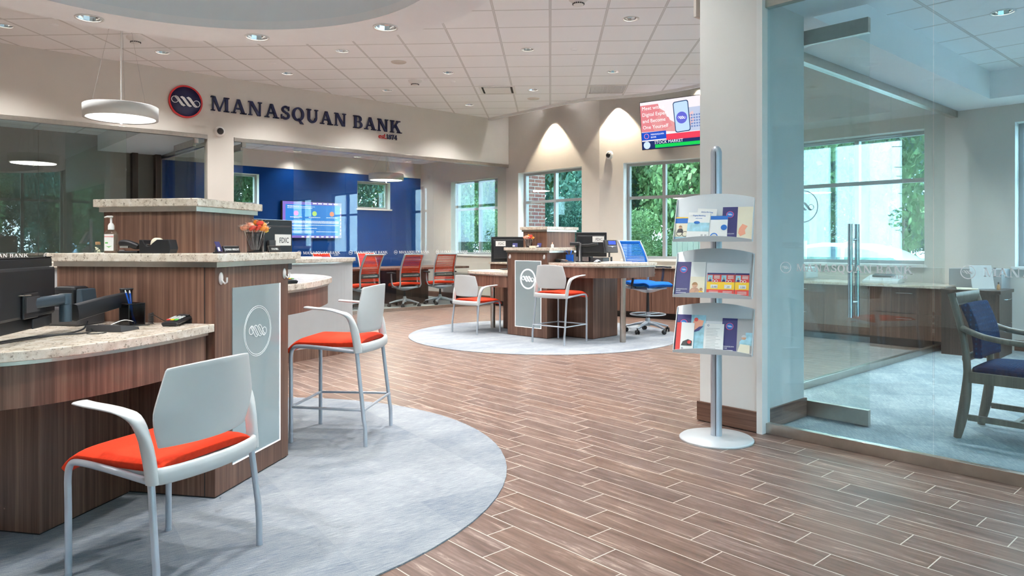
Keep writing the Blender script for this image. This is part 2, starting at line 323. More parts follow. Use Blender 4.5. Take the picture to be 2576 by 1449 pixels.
# ================= lettering (slab serif, built as outlines) =================
def band(cx, cy, rx, ry, a0, a1, w, n=14, tx=None):
    o = []; i = []
    for k in range(n+1):
        a = math.radians(a0+(a1-a0)*k/n); ww = w if tx is None else w*(tx+(1-tx)*abs(math.cos(a)))
        o.append((cx+rx*math.cos(a), cy+ry*math.sin(a))); i.append((cx+(rx-ww)*math.cos(a), cy+(ry-ww)*math.sin(a)))
    return [[o[k], o[k+1], i[k+1], i[k]] for k in range(n)]
def rc(x0, y0, x1, y1): return [[(x0, y0), (x1, y0), (x1, y1), (x0, y1)]]
def glyph(ch):
    S = .19; H = .075; q = []
    def stem(x, y0=0, y1=1, w=S, so=.09, top=True, bot=True):
        r = rc(x, y0, x+w, y1)
        if bot: r += rc(x-so, y0, x+w+so, y0+H)
        if top: r += rc(x-so, y1-H, x+w+so, y1)
        return r
    if ch == 'M':
        q = stem(.10, w=.09, top=False)+stem(.98, w=S)+rc(0, 1-H, .22, 1); q += [[(.08, 1), (.30, 1), (.66, .0), (.53, .0)], [(.53, 0), (.62, 0), (1.02, 1), (.93, 1)]]; return q, 1.30
    if ch == 'A':
        q = [[(.12, 0), (.22, 0), (.53, 1), (.42, 1)], [(.40, 1), (.60, 1), (.98, 0), (.76, 0)]]+rc(.27, .30, .76, .39)+rc(0, 0, .34, H)+rc(.64, 0, 1.08, H); return q, 1.12
    if ch == 'N':
        q = stem(.11, w=.09, top=False)+rc(0, 1-H, .2, 1)+[[(.08, 1), (.30, 1), (.90, 0), (.68, 0)]]+stem(.80, w=.10, bot=False); return q, 1.12
    if ch == 'S':
        q = band(.37, .735, .30, .265, 20, 270, .15, 18)+band(.37, .275, .33, .29, -160, 92, .16, 18)+rc(.58, .66, .66, .97)+rc(.03, .03, .11, .36); return q, .82
    if ch == 'Q':
        q = band(.48, .5, .47, .52, 0, 360, .2, 28, .55)+[[(.42, .16), (.54, .20), (.92, -.22), (.66, -.20)]]; return q, 1.06
    if ch == 'U':
        q = stem(.10, .35, 1, bot=False)+stem(.76, .35, 1, w=.10, bot=False)+band(.48, .37, .38, .40, 180, 360, .17, 16); return q, 1.04
    if ch == 'B':
        q = stem(.09)+rc(.2, 1-H, .5, 1)+rc(.2, 0, .52, H)+rc(.2, .48, .5, .55)+band(.46, .745, .27, .255, -90, 90, .17, 12, .5)+band(.48, .275, .32, .275, -90, 90, .18, 12, .5); return q, .92
    if ch == 'K':
        q = stem(.09)+[[(.26, .44), (.36, .36), (.86, 1), (.72, 1)], [(.44, .58), (.56, .70), (1.02, 0), (.78, 0)]]+rc(.62, 1-H, .96, 1)+rc(.66, 0, 1.12, H); return q, 1.12
    if ch == '1': return stem(.14, w=.17, top=False)+[[(.0, .8), (.16, 1), (.16, .86), (.06, .72)]], .5
    if ch == '8': return band(.33, .74, .26, .26, 0, 360, .13, 18)+band(.33, .27, .31, .28, 0, 360, .14, 18), .72
    if ch == '7': return rc(.0, .86, .6, 1)+[[(.42, .9), (.6, .9), (.34, 0), (.14, 0)]]+rc(0, .72, .08, .9), .66
    if ch == '4': return rc(.42, 0, .58, 1)+rc(.30, 0, .70, H)+[[(.0, .3), (.12, .3), (.5, 1), (.42, 1)]]+rc(.0, .24, .72, .36), .78
    if ch == 'e': return band(.32, .32, .31, .33, 30, 330, .12, 18)+[[(.08, .26), (.6, .42), (.62, .52), (.1, .38)]], .66
    if ch == 's': return band(.24, .47, .2, .17, 10, 250, .1, 12)+band(.22, .17, .22, .18, -160, 80, .1, 12), .5
    if ch == 't': return [[(.06, .1), (.2, .1), (.34, .95), (.2, .95)]]+band(.24, .13, .17, .13, 180, 330, .1, 8)+rc(0, .56, .42, .66), .48
    if ch == '.': return rc(0, 0, .15, .15), .24
    return [], .42
def letters(mb, s, x, z, h, y0=0, y1=-.01, track=1., T=None, flip=1):   # draws s in the XZ plane, extruded from y0 to y1
    for ch in s:
        g, adv = glyph(ch)
        for poly in g:
            P = [(x+px*h*flip, z+pz*h) for px, pz in poly]; n = len(P)
            mb.add([(a, y0, b) for a, b in P]+[(a, y1, b) for a, b in P], [tuple(range(n)), tuple(range(2*n-1, n-1, -1))]+[(k, k+n, (k+1) % n+n, (k+1) % n) for k in range(n)], T=T)
        x += adv*h*track*flip
    return x
def swirl(mb, cx, cz, w, y0, y1, T=None, thick=1., outline=False):   # the twisted-rope emblem: three slanted strokes between two loops
    def pl(P):
        n = len(P); mb.add([(a, y0, b) for a, b in P]+[(a, y1, b) for a, b in P], [tuple(range(n)), tuple(range(2*n-1, n-1, -1))]+[(k, k+n, (k+1) % n+n, (k+1) % n) for k in range(n)], T=T)
    for k in (-1, 0, 1):
        x = cx+k*w*.215
        S = [(-.20, .15), (-.13, .185), (-.05, .15), (.13, -.09), (.21, -.14), (.14, -.18), (.06, -.15), (-.12, .08)]
        if outline:
            for (a, b), (c, d) in zip(S, S[1:]+S[:1]):
                L = math.hypot(c-a, d-b); nx, nz = -(d-b)/L*.014, (c-a)/L*.014
                pl([(x+(a-nx)*w, cz+(b-nz)*w), (x+(c-nx)*w, cz+(d-nz)*w), (x+(c+nx)*w, cz+(d+nz)*w), (x+(a+nx)*w, cz+(b+nz)*w)])
        else: pl([(x+a*w*thick, cz+b*w) for a, b in S])
    for sx, sz in ((-1, 1), (1, -1)):
        for b in band(cx+sx*w*.375, cz+sz*w*.04, w*.125, w*.125, 0, 360, w*.022, 16): pl(b)
def ringband(mb, cx, cz, r, wd, y0, y1, T=None, sx=1.):
    for P in band(0, 0, r, r, 0, 360, wd, 36):
        P = [(cx+a*sx, cz+b) for a, b in P]; n = 4
        mb.add([(a, y0, b) for a, b in P]+[(a, y1, b) for a, b in P], [tuple(range(n)), tuple(range(2*n-1, n-1, -1))]+[(k, k+n, (k+1) % n+n, (k+1) % n) for k in range(n)], T=T)
def brand_line(mb, T, w=.78):   # emblem + name as frosted vinyl, width w
    letters(mb, 'MANASQUAN BANK', .105*w/.78, -.021, .046*w/.78, 0, -.0015, 1.0, T)

M['dimwall'] = plain('unlit_wall_paint', (.20, .185, .165), .8, var=.02)  # darkened wall colour: the gloom of the unlit left office is painted in
# ================= floors =================
def area(name, poly, z0, z1, mat, **k): return st(MB().prism(poly, z0, z1).build(name, mat, **k))
area('floor', [(-3, -2.6), (4.28, -2.6), (4.28, 2.8), (9.66, 2.8), (9.66, 5.5), (10.3, 5.6), (10.1, 6.6), (9.66, 8.42), (9.66, 10.9), (-3, 10.9)], -.2, 0, 'floor')
area('floor_conference', [(3.95, 10.9), (9.66, 10.9), (9.66, 14), (3.95, 14)], -.2, 0, 'confcarpet')
area('floor_left_office', [(-3, 10.9), (3.95, 10.9), (3.95, 14), (-3, 14)], -.2, 0, 'carpet')
area('floor_right_office', [(4.28, -2.6), (9.66, -2.6), (9.66, 2.8), (4.28, 2.8)], -.2, 0, 'carpet')
disc = lambda c, r, n=72: [(c[0]+r*math.cos(2*PI*k/n), c[1]+r*math.sin(2*PI*k/n)) for k in range(n)]
tag(MB().prism(disc((1.179, 4.042), 1.797), 0, .006).build('carpet_inlay', 'rug'), 'pale grey round carpet under the nearest service desk', 'carpet', 'round carpets set in the floor')
tag(MB().prism(disc((6.687, 6.816), 1.79), 0, .006).build('carpet_inlay', 'rug'), 'pale round carpet under the service desk farther back', 'carpet', 'round carpets set in the floor')

# ================= walls =================
def wall(name, p0, p1, z0, z1, thick, holes=(), mat='wall', side=1):
    """wall from p0 to p1; room side is the line itself, thickness grows to the left (side=1) of p0->p1; holes=(s0,s1,z0,z1)"""
    dx, dy = p1[0]-p0[0], p1[1]-p0[1]; L = math.hypot(dx, dy); T = R4(math.atan2(dy, dx), (p0[0], p0[1], 0))
    mb = MB(); xs = sorted({0, L, *[h[0] for h in holes], *[h[1] for h in holes]})
    for a, b in zip(xs, xs[1:]):
        hs = [h for h in holes if h[0] < (a+b)/2 < h[1]]; z = z0
        for h in sorted(hs, key=lambda h: h[2]):
            if h[2] > z: mb.box(a, 0, z, b, thick*side, h[2], T)
            z = h[3]
        if z < z1: mb.box(a, 0, z, b, thick*side, z1, T)
    return st(mb.build(name, mat))
wcount = [0]
def window(p0, p1, s0, s1, z0, z1, depth, side=1, mull=(.5,), trans=(2.02,), fw=.05, sill=True, mat='frame'):
    wcount[0] += 1; n = wcount[0]
    dx, dy = p1[0]-p0[0], p1[1]-p0[1]; T = R4(math.atan2(dy, dx), (p0[0], p0[1], 0)); y0, y1 = depth*side, (depth+.08)*side; g = (depth+.04)*side
    mb = MB(); w_ = s1-s0
    mb.box(s0, y0, z0, s0+fw, y1, z1, T).box(s1-fw, y0, z0, s1, y1, z1, T).box(s0+fw, y0, z1-fw, s1-fw, y1, z1, T).box(s0+fw, y0, z0, s1-fw, y1, z0+fw, T)
    for m in mull: mb.box(s0+w_*m-fw*.55, y0, z0+fw, s0+w_*m+fw*.55, y1, z1-fw, T)
    for t in trans: mb.box(s0+fw, y0+.001*side, t-fw*.5, s1-fw, y1-.001*side, t+fw*.5, T)
    o = st(mb.build('window_%d' % n, mat))
    MB().box(s0+fw*.5, g-.005, z0+fw*.5, s1-fw*.5, g+.005, z1-fw*.5, T).build('pane', 'glassW', o)
    if sill:
        q = MB(); q.box(s0, 0, z0, s1, y0, z0+.004, T); q.box(s0, 0, z1-.004, s1, y0, z1, T); q.box(s0, 0, z0, s0+.004, y0, z1, T); q.box(s1-.004, 0, z0, s1, y0, z1, T)
        q.box(s0-.03, -.04*side, z0-.03, s1+.03, 0, z0+.002, T); q.build('window_sill', 'white', o)
    return o
WH = .26
# wall with the sign: header, pier and ends around the two glazed openings
V0 = 10.86
wall('wall_left', (-3, V0), (9.66, V0), 0, 4.5, .14, [(1.8, 6.69, 0, 2.83), (7.076, 12.66, 0, 2.83)])
wall('wall_far', (3.95, 14), (9.92, 14), 0, 2.76, .2, [(.96, 1.81, 2.0, 2.61), (4.026, 4.872, 2.0, 2.61)], 'bluewall')
wall('wall_far_upper', (3.95, 13.99), (9.92, 13.99), 2.76, 4.5, .2)
window((3.95, 14), (9.66, 14), .96, 1.81, 2.0, 2.61, .12, mull=(), trans=(), fw=.045)
window((3.95, 14), (9.66, 14), 4.026, 4.872, 2.0, 2.61, .12, mull=(), trans=(), fw=.045)
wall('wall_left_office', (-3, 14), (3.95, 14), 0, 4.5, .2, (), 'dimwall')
for x_ in (3.42, 3.80): st(MB().box(x_, 13.86, 0, x_+.09, 13.998, 3.1).build('trim_pilaster', 'darkwood'))
# window wall, seen from inside it runs toward the camera
wall('wall_right', (9.66, 14.2), (9.66, 8.42), 0, 4.5, WH, [(1.39, 3.0, .98, 2.6), (3.63, 5.36, .95, 2.64)])
window((9.66, 14.2), (9.66, 8.42), 1.39, 3.0, .98, 2.6, .17, mull=(.5,), trans=(1.98,)); window((9.66, 14.2), (9.66, 8.42), 3.63, 5.36, .95, 2.64, .17, trans=(2.05,))
wall('wall_right_angled', (9.66, 8.42), (10.25, 5.86), 0, 4.5, WH, [(.47, 1.86, .95, 2.63)])
window((9.66, 8.42), (10.25, 5.86), .47, 1.86, .95, 2.63, .15)
wall('wall_right_return', (10.25, 5.86), (9.66, 5.5), 0, 4.5, .2)
wall('wall_right_near', (9.66, 5.5), (9.66, -2.8), 0, 4.5, WH, [(.60, 2.37, .95, 2.64), (3.3, 5.2, .95, 2.6), (6.0, 7.6, .95, 2.6)])
window((9.66, 5.5), (9.66, -2.8), .60, 2.37, .95, 2.64, .17); window((9.66, 5.5), (9.66, -2.8), 3.3, 5.2, .95, 2.6, .17); window((9.66, 5.5), (9.66, -2.8), 6.0, 7.6, .95, 2.6, .17)
# entrance side behind the viewer: storefront of tall panes
wall('wall_back', (4.28, -2.6), (-3, -2.6), 0, 4.5, .2, [(.1, 5.1, .08, 3.4)])
window((4.28, -2.6), (-3, -2.6), .1, 5.1, .08, 3.4, .06, mull=(.2, .4, .6, .8), trans=(2.48,), fw=.07, sill=False)
wall('wall_back_office', (9.66, -2.6), (4.28, -2.6), 0, 4.5, .2)
wall('wall_side', (-3, -2.6), (-3, 14), 0, 4.5, .2, )
wall('wall_office_header', (4.24, 2.34), (4.24, -2.6), 2.80, 3.8, .12)
wall('wall_alcove_header', (4.28, 2.86), (9.66, 2.86), 2.80, 3.8, .02, side=-1)
# ================= column =================
st(MB().box(4.22, 2.34, 0, 4.85, 2.77, 3.8).build('trim_1', 'column', bev=.003))
b = MB().box(4.205, 2.325, .006, 4.865, 2.785, .135); st(b.build('baseboard_column', 'woodh', bev=.002))
st(MB().box(4.20, 2.30, 0, 4.30, 2.338, 2.80).build('trim_2', 'white'))
# baseboards
for n, x0, y0, x1, y1 in (('pier', 3.68, 10.845, 4.086, V0), ('far', 3.96, 13.985, 9.65, 14), ('right', 9.645, 11.0, 9.66, 14), ('right_lobby', 9.645, 8.5, 9.66, 10.84), ('office', 9.645, -2.5, 9.66, 2.2)):
    st(MB().box(x0, y0, 0, x1, y1, .12).build('baseboard_'+n, 'woodh'))

# ================= ceilings =================
cove = [(9.13, 10.86), (9.128, 10.69), (9.135, 9.95), (9.10, 9.03), (9.13, 8.27), (9.237, 8.04), (9.441, 7.669), (9.60, 7.25), (9.67, 6.78), (9.66, 6.35), (9.66, 5.5)]
area('ceiling', [(-3, 10.86)]+cove+[(9.66, 2.85), (4.26, 2.85), (4.26, -2.6), (-3, -2.6)], 3.72, 3.80, 'tiles')
mb = MB()
for (a, b), (c, d) in zip(cove, cove[1:]):
    L = math.hypot(c-a, d-b); nx, ny = -(d-b)/L*.02, (c-a)/L*.02; mb.prism([(a-nx, b-ny), (c-nx, d-ny), (c+nx, d+ny), (a+nx, b+ny)], 3.675, 3.83)
st(mb.build('trim_cove', 'white'))
area('ceiling_cove', [(8.9, 5.2), (10.9, 5.2), (10.9, 11), (8.9, 11)], 4.4, 4.5, 'drywall')
area('ceiling_light_cap', [(-3.3, -2.9), (10.9, -2.9), (10.9, 14.3), (-3.3, 14.3)], 4.5, 4.6, 'drywall')  # unseen slab added to keep sky light from leaking into the cove
area('wall_cove_light_stop', [(8.84, 5.2), (8.9, 5.2), (8.9, 10.86), (8.84, 10.86)], 3.8, 4.4, 'drywall')  # unseen closure added to block light from the void above the ceiling
area('wall_cove_end_stop', [(8.9, 5.2), (10.3, 5.2), (10.3, 5.26), (8.9, 5.26)], 3.8, 4.4, 'drywall')  # unseen end closure added against the same light leak
area('ceiling_conference', [(3.95, 11), (9.66, 11), (9.66, 14), (3.95, 14)], 3.1, 3.2, 'tiles2')
area('ceiling_left_office', [(-3, 11), (3.95, 11), (3.95, 14), (-3, 14)], 3.1, 3.2, 'tiles2')
st(MB().box(2.9, 11.0, 2.83, 3.95, 13.99, 3.1).build('trim_bulkhead_left', 'drywall'))
area('ceiling_right_office', [(4.36, -2.6), (9.66, -2.6), (9.66, 2.84), (4.36, 2.84)], 3.1, 3.2, 'tiles2')
st(MB().box(4.36, 2.30, 2.80, 9.655, 2.84, 3.1).build('trim_bulkhead', 'drywall'))
st(MB().box(4.36, -2.59, 2.80, 4.9, 2.30, 3.1).build('trim_bulkhead_front', 'drywall'))
st(MB().box(9.1, -2.59, 2.80, 9.655, 2.30, 3.1).build('trim_bulkhead_window', 'drywall'))
st(MB().box(9.30, 2.24, 0, 9.655, 2.76, .93).build('trim_low_ledge', 'greywall', bev=.004))
# circular dropped ring over the nearest desk
c0 = (1.19, 4.04); n = 96; mb = MB()
for k in range(n):
    a0, a1 = 2*PI*k/n, 2*PI*(k+1)/n; P = lambda r, a, z: (c0[0]+r*math.cos(a), c0[1]+r*math.sin(a), z)
    for (r0, z0), (r1, z1) in (((1.475, 2.8), (1.865, 2.8)), ((1.865, 2.8), (1.865, 2.86)), ((1.865, 2.86), (1.475, 2.86)), ((1.475, 2.86), (1.475, 2.8))):
        mb.add([P(r0, a0, z0), P(r0, a1, z0), P(r1, a1, z1), P(r1, a0, z1)], [(0, 3, 2, 1)])
ring = st(mb.build('ceiling_ring', 'drywall'))
import bmesh
def weld(o):
    bm = bmesh.new(); bm.from_mesh(o.data); bmesh.ops.remove_doubles(bm, verts=bm.verts, dist=1e-5); bmesh.ops.recalc_face_normals(bm, faces=bm.faces); bm.to_mesh(o.data); bm.free()
weld(ring)
MB().lathe([(1.865, 2.86), (1.865, 3.72)], (c0[0], c0[1], 0), 96, smooth=True, cap=False).build('ring_skirt', 'drywall', ring)
mb = MB().lathe([(1.475, 2.86), (1.475, 3.70), (0, 3.71)], (c0[0], c0[1], 0), 96, cap=False); mb.build('ring_recess', 'dome', ring)

# ================= glass partitions =================
def panel(T, x0, x1, mat, txt=None, z0=.06, z1=2.77, label='', grp='', flip=False, ctr=None):
    o = MB().box(x0+.003, -.006, z0, x1-.003, .006, z1, T).build('glass_panel', mat); tag(o, label, 'glass panel', grp)
    if txt is not None:
        Tb = T @ R4(0, (txt, -.007, 1.063)); mb = MB(); brand_line(mb, Tb); mb.build('lettering', 'letter', o)
        q = MB(); letters(q, 'est.1874', .655, -.047, .02, 0, -.0015, .95, Tb); q.build('date_lettering', 'letter', o)
        q = MB(); ringband(q, .035, 0, .036, .0045, 0, -.0015, Tb); q.build('emblem_ring', 'letter', o); q = MB(); swirl(q, .035, 0, .052, 0, -.0015, Tb); q.build('emblem_rope', 'letter', o)
    return o
T0 = R4(0, (0, 10.93, 0))
js = [5.063, 5.997, 6.904, 7.826, 8.73, 9.655]; nm = ['first from the doorway', 'second from the doorway', 'third from the doorway', 'next to last before the corner', 'last before the window wall']
for a, b, q in zip(js, js[1:], nm): panel(T0, a, b, 'glassL', a+.06, label='clear glass panel of the conference room front, '+q, grp='glass panels of the conference room front')
panel(T0, 4.076, 4.245, 'glassL', label='narrow clear glass strip between the sign wall pier and the conference room door', grp='narrow glass strips by doors')
js = [-1.2, -.28, .65, 1.59, 2.62]; nm = ['farthest left', 'second from left', 'with the end of the bank name', 'beside the open doorway']
for a, b, q in zip(js, js[1:], nm): panel(T0, a, b, 'glassO', a+.06, label='clear glass panel of left office front, '+q, grp='glass panels of the left office front')
panel(T0, 3.545, 3.69, 'glassL', label='narrow clear glass strip between the left office door and the pier', grp='narrow glass strips by doors')
def rail(name, T, x0, x1, z0, z1, label, d=.05, m='steel'): return tag(MB().box(x0, -d/2, z0, x1, d/2, z1, T).build(name, m, bev=.002), label, 'rail', 'partition rails')
rail('header_rail', R4(0, (0, 10.885, 0)), 4.08, 9.65, 2.77, 2.83, 'brushed steel header rail over the conference room glass', .07)
rail('header_rail', R4(0, (0, 10.885, 0)), -1.2, 3.69, 2.77, 2.83, 'brushed steel header rail over the left office glass', .07)
rail('floor_rail', T0, 5.06, 9.65, 0, .06, 'brushed steel floor rail under the conference room glass'); rail('floor_rail', T0, -1.2, 2.62, 0, .06, 'brushed steel floor rail under the left office glass')
T1 = R4(-PI/2, (4.27, 2.34, 0))
for a, b, q in ((0, 1.0, 'nearest the white column'), (1.0, 2.0, 'cut by the right edge of the picture'), (2.0, 3.0, 'outside the picture, nearer the entrance'), (3.0, 4.94, 'beside the entrance wall')):
    panel(T1, a, b, 'glassR', (a+.13) if a < 2.5 else None, .07, 2.72, 'tinted glass panel of the right office front, '+q, 'glass panels of the right office front')
rail('header_rail', R4(-PI/2, (4.27, 2.34, 0)), 0, 4.9, 2.72, 2.80, 'brushed steel header rail over the right office front, by the white column', .06)
rail('floor_rail', R4(-PI/2, (4.27, 2.34, 0)), 0, 4.9, 0, .065, 'brushed steel floor rail of the right office front, on the plank floor', .045)
T2 = R4(0, (0, 2.80, 0))
js = [5.74, 6.725, 7.68, 8.61, 9.29]
for a, b, q in zip(js, js[1:], ('with the open doorway at its edge', 'second from the doorway', 'third from the doorway', 'last before the window wall')):
    panel(T2, a, b, 'glassR' if 0 else 'glassL', None, .06, 2.72, 'clear side glass panel of the right office, '+q, 'side glass panels of the right office')
rail('header_rail', T2, 4.86, 9.64, 2.72, 2.80, 'brushed steel header rail over the side glass of the right office', .07)
rail('floor_rail', T2, 5.74, 9.29, 0, .06, 'brushed steel floor rail under the side glass of the right office')
T3 = R4(PI/2, (3.95, 11.0, 0))
for a, b in ((0, 1.5), (1.5, 2.98)): panel(T3, a, b, 'glassL', label='dividing glass panel between left office and conference room, '+('front half' if a == 0 else 'rear half'), grp='glass panels between the two rooms')
rail('header_rail', T3, 0, 2.98, 2.77, 2.83, 'header rail between the left office and the conference room')
# glass doors standing open
def glass_door(loc, rz, L, H, label, logo=False, mat='glassL', hd=.62):
    t = thing('glass_door', label, 'door', loc, rz, 'glass doors')
    MB().box(0, -.006, .11, L, .006, H-.1).build('door_glass', mat, t)
    MB().box(0, -.02, .008, L, .02, .112).build('bottom_rail', 'chrome' if 0 else 'steel', t, bev=.002)
    MB().box(0, -.02, H-.102, L, .02, H).build('top_rail', 'steel', t, bev=.002)
    h = MB(); h.tube([(L-.1, -.055, 1.34-hd), (L-.1, -.055, 1.345)], .016, 12); h.tube([(L-.1, .055, 1.34-hd), (L-.1, .055, 1.345)], .016, 12)
    for z in (1.34-hd+.1, 1.24): h.tube([(L-.1, -.055, z), (L-.1, .055, z)], .009, 8)
    h.build('pull_handle', 'chrome', t)
    if logo:
        q = MB(); ringband(q, L*.46, 1.475, .115, .007, -.007, -.0085); q.build('emblem_ring', 'letter', t); q = MB(); swirl(q, L*.46, 1.475, .17, -.007, -.0085); q.build('emblem_rope', 'letter', t)
    return t
glass_door((4.90, 2.76, 0), -PI/2, .84, 2.71, 'open glass door with chrome pull handle and frosted round emblem, behind the white column', True, 'glassL')
glass_door((3.545, 10.99, 0), PI/2, .90, 2.76, 'open glass door of the left office, left of the sign wall pier')
glass_door((4.25, 10.99, 0), PI/2, .80, 2.76, 'open glass door of the conference room, right of the sign wall pier')
tag(MB().box(3.515, 10.905, 2.70, 3.575, 10.955, 2.83).build('door_pivot', 'steel', bev=.003), 'small steel pivot block atop the left office door', 'door pivot', 'door pivots')
tag(MB().box(4.22, 10.905, 2.70, 4.28, 10.955, 2.83).build('door_pivot', 'steel', bev=.003), 'small steel pivot block atop the conference room door', 'door pivot', 'door pivots')

# ================= wall sign =================
sg = thing('wall_sign', 'dark navy serif letters MANASQUAN BANK with round rope emblem on the sign wall', 'sign', (0, V0, 0))
Tr = R4(0, (3.375, 0, 3.275))
rimm = MB(); ringband(rimm, 0, 0, .235, .022, -.004, -.032, Tr); rimm.build('emblem_ring', 'redsign', sg)
MB().lathe([(.214, 0), (.214, .026), (0, .026)], n=48, T=Tr @ Matrix.Rotation(PI/2, 4, 'X')).build('emblem_disc', 'navy', sg)
m_ = MB(); swirl(m_, 0, 0, .40, -.027, -.031, Tr); m_.build('emblem_rope', 'letter', sg)
x = 3.73
tot = sum(glyph(c)[1] for c in 'MANASQUAN BANK'); hh = .215; tr = (7.09-3.73)/(tot*hh)
for ch in 'MANASQUAN BANK':
    if ch != ' ': q = MB(); letters(q, ch, x, 3.195, hh, -.002, -.035); q.build('letter', 'navy', sg)
    x += glyph(ch)[1]*hh*tr
x = 6.60
for ch, mt in zip('est.1874', ['redsign']*4+['navy']*4):
    q = MB(); letters(q, ch, x, 3.07, .085, -.002, -.02); q.build('letter', mt, sg); x += glyph(ch)[1]*.085*1.0

# ================= ceiling fixtures =================
TILE_DL = [(1.13, 9.98), (2.82, 9.98), (4.53, 9.98), (6.25, 10.0), (7.99, 10.05), (4.54, 8.35), (6.26, 8.36), (7.99, 8.38), (2.83, 8.35), (1.1, 8.35), (6.28, 6.69), (8.015, 6.715), (6.28, 5.01), (4.55, 6.68), (8.0, 5.0), (4.4, 5.0),
           (8.02, 3.3), (6.3, 3.4), (-.6, 9.98), (-.6, 8.35), (-.6, 6.7), (2.8, 1.6), (1.1, .0), (2.8, -.1), (-.6, 1.6), (-.6, 4.9), (3.5, 3.2), (-.6, 0.)]  # first two here are added to brighten the alcove cabinets
RING_DL = [(c0[0]+1.67*math.cos(math.radians(a)), c0[1]+1.67*math.sin(math.radians(a))) for a in (92, 53, 16, -24, -62, -100, -138, -176, 136)]
CONF_DL = [(5.05, 13.70), (6.42, 13.70), (7.80, 13.70), (9.10, 13.70), (5.2, 12.3), (6.6, 12.0), (8.9, 12.1)]
OFF_DL = [(6.85, 1.64), (8.4, 1.64), (6.85, -.4), (8.4, -.4), (5.6, .6)]
LOFF_DL = [(.9, 12.3), (2.1, 12.9)]
COVE_DL = [(9.38, 9.5), (9.62, 8.1), (9.95, 6.3)]
def cut(o, spots, z, r):
    mb = MB()
    for x, y in spots: mb.lathe([(r, z-.05), (r, z+.2)], (x, y, 0), 24, smooth=False)
    c = mb.build('cut', 'dark'); weld(c) if 0 else None
    q = o.modifiers.new('b', 'BOOLEAN'); q.operation = 'DIFFERENCE'; q.solver = 'EXACT'; q.object = c
    me = bpy.data.meshes.new_from_object(o.evaluated_get(bpy.context.evaluated_depsgraph_get())); o.modifiers.remove(q); o.data = me
    bpy.data.objects.remove(c)
bpy.context.view_layer.update()
cut(bpy.data.objects['ceiling'], TILE_DL, 3.72, .082); cut(ring, RING_DL, 2.8, .082)
cut(bpy.data.objects['ceiling_conference'], CONF_DL, 3.1, .082); cut(bpy.data.objects['ceiling_right_office'], OFF_DL, 3.1, .082); cut(bpy.data.objects['ceiling_left_office'], LOFF_DL, 3.1, .082)
def spot(x, y, z, e, ang=118, col=(1, .975, .945), blend=.9, r=.045, rot=None):
    l = bpy.data.lights.new('downlight_lamp', 'SPOT'); l.energy = e; l.spot_size = math.radians(ang); l.spot_blend = blend; l.color = col; l.shadow_soft_size = r
    o = bpy.data.objects.new('downlight_lamp', l); COL.objects.link(o); o.location = (x, y, z)
    if rot: o.rotation_euler = rot
    return o
dl0 = None
def downlight(x, y, z, label, grp, e, ang=118, depth=.075):
    global dl0
    if dl0 is None:
        dl0 = thing('downlight', label, 'ceiling light', (x, y, z), 0, grp)
        MB().lathe([(.080, .0), (.092, 0), (.092, -.006), (.078, -.005), (.080, 0)], n=28, cap=False).build('trim_ring', 'white', dl0)
        mb = MB(); n = 12
        for i in range(2):
            mb.lathe([(.080-.001, .001), (.070, .03), (.052, .058)], n=n, smooth=False, cap=False)
            break
        mb.build('reflector', 'chrome', dl0)
        MB().lathe([(.052, .058), (.03, .050), (0, .047)], n=20, cap=False).build('lamp_lens', 'glow', dl0)
        o = dl0
    else: o = dup(dl0, (x, y, z), random.random(), label, grp)
    if e: spot(x, y, z+.02, e, ang)
    return o
E_T, E_R = 88, 50
near = lambda x, y: 'recessed round downlight in the tiled ceiling grid'
for k, (x, y) in enumerate(TILE_DL): downlight(x, y, 3.72, near(x, y), 'downlights in the tiled ceiling', E_T*(.10 if y < 2.5 else .5 if y < 4.5 and x < 5 else .82 if y > 9.5 else 1.1))
for k, (x, y) in enumerate(RING_DL): downlight(x, y, 2.8, 'recessed round downlight in the smooth curved ceiling ring', 'downlights in the ceiling ring', E_R)
for x, y in CONF_DL: downlight(x, y, 3.1, 'recessed downlight in the conference room ceiling behind glass', 'downlights in the conference room', 36 if y < 13 else 14, 118 if y < 13 else 112)
for x, y in OFF_DL: downlight(x, y, 3.1, 'recessed downlight in the right office ceiling', 'downlights in the right office', 60)
for x, y in LOFF_DL:
    o = downlight(x, y, 3.1, 'unlit recessed downlight in the left office ceiling', 'downlights in the left office', 0)
    for c in kids(o):
        if c.name.startswith('lamp_lens'): c.data = c.data.copy(); c.data.materials[0] = M['dkgrey']
for x, y in COVE_DL: downlight(x, y, 4.4, 'wall washing downlight above the curved ceiling edge', 'wall washers above the curved edge', 190, 160)
# wall washers raking the window wall from just behind the curved ceiling edge
for (x, y, z, e, a) in ((9.45, 9.55, 3.74, 62, 80), (9.60, 8.02, 3.74, 75, 84), (9.93, 6.5, 3.95, 30, 84)): spot(x, y, z, e, a, (1, .86, .66), .25, .03)
def small(name, label, cat, grp, pts, prof, mats, z=3.72, rot0=0):
    for k, p in enumerate(pts):
        o = MB().lathe(prof, (0, 0, 0), 24).build(name, mats, loc=(p[0], p[1], z)); tag(o, label, cat, grp)
small('sprinkler_cover', 'small flat round sprinkler cap on the ceiling tiles', 'sprinkler cap', 'sprinkler caps', [(1.538, 9.56), (4.124, 9.57), (6.656, 8.79), (6.282, 8.945), (6.725, 6.284), (7.549, 9.63), (9.2, 6.33)], [(0, -.006), (.045, -.006), (.05, 0)], 'drywall')
small('ceiling_speaker', 'flat round beige speaker grille set in the ceiling tiles', 'speaker', 'ceiling speakers', [(5.393, 8.342), (8.478, 8.885)], [(0, -.008), (.10, -.008), (.108, 0)], 'wall')
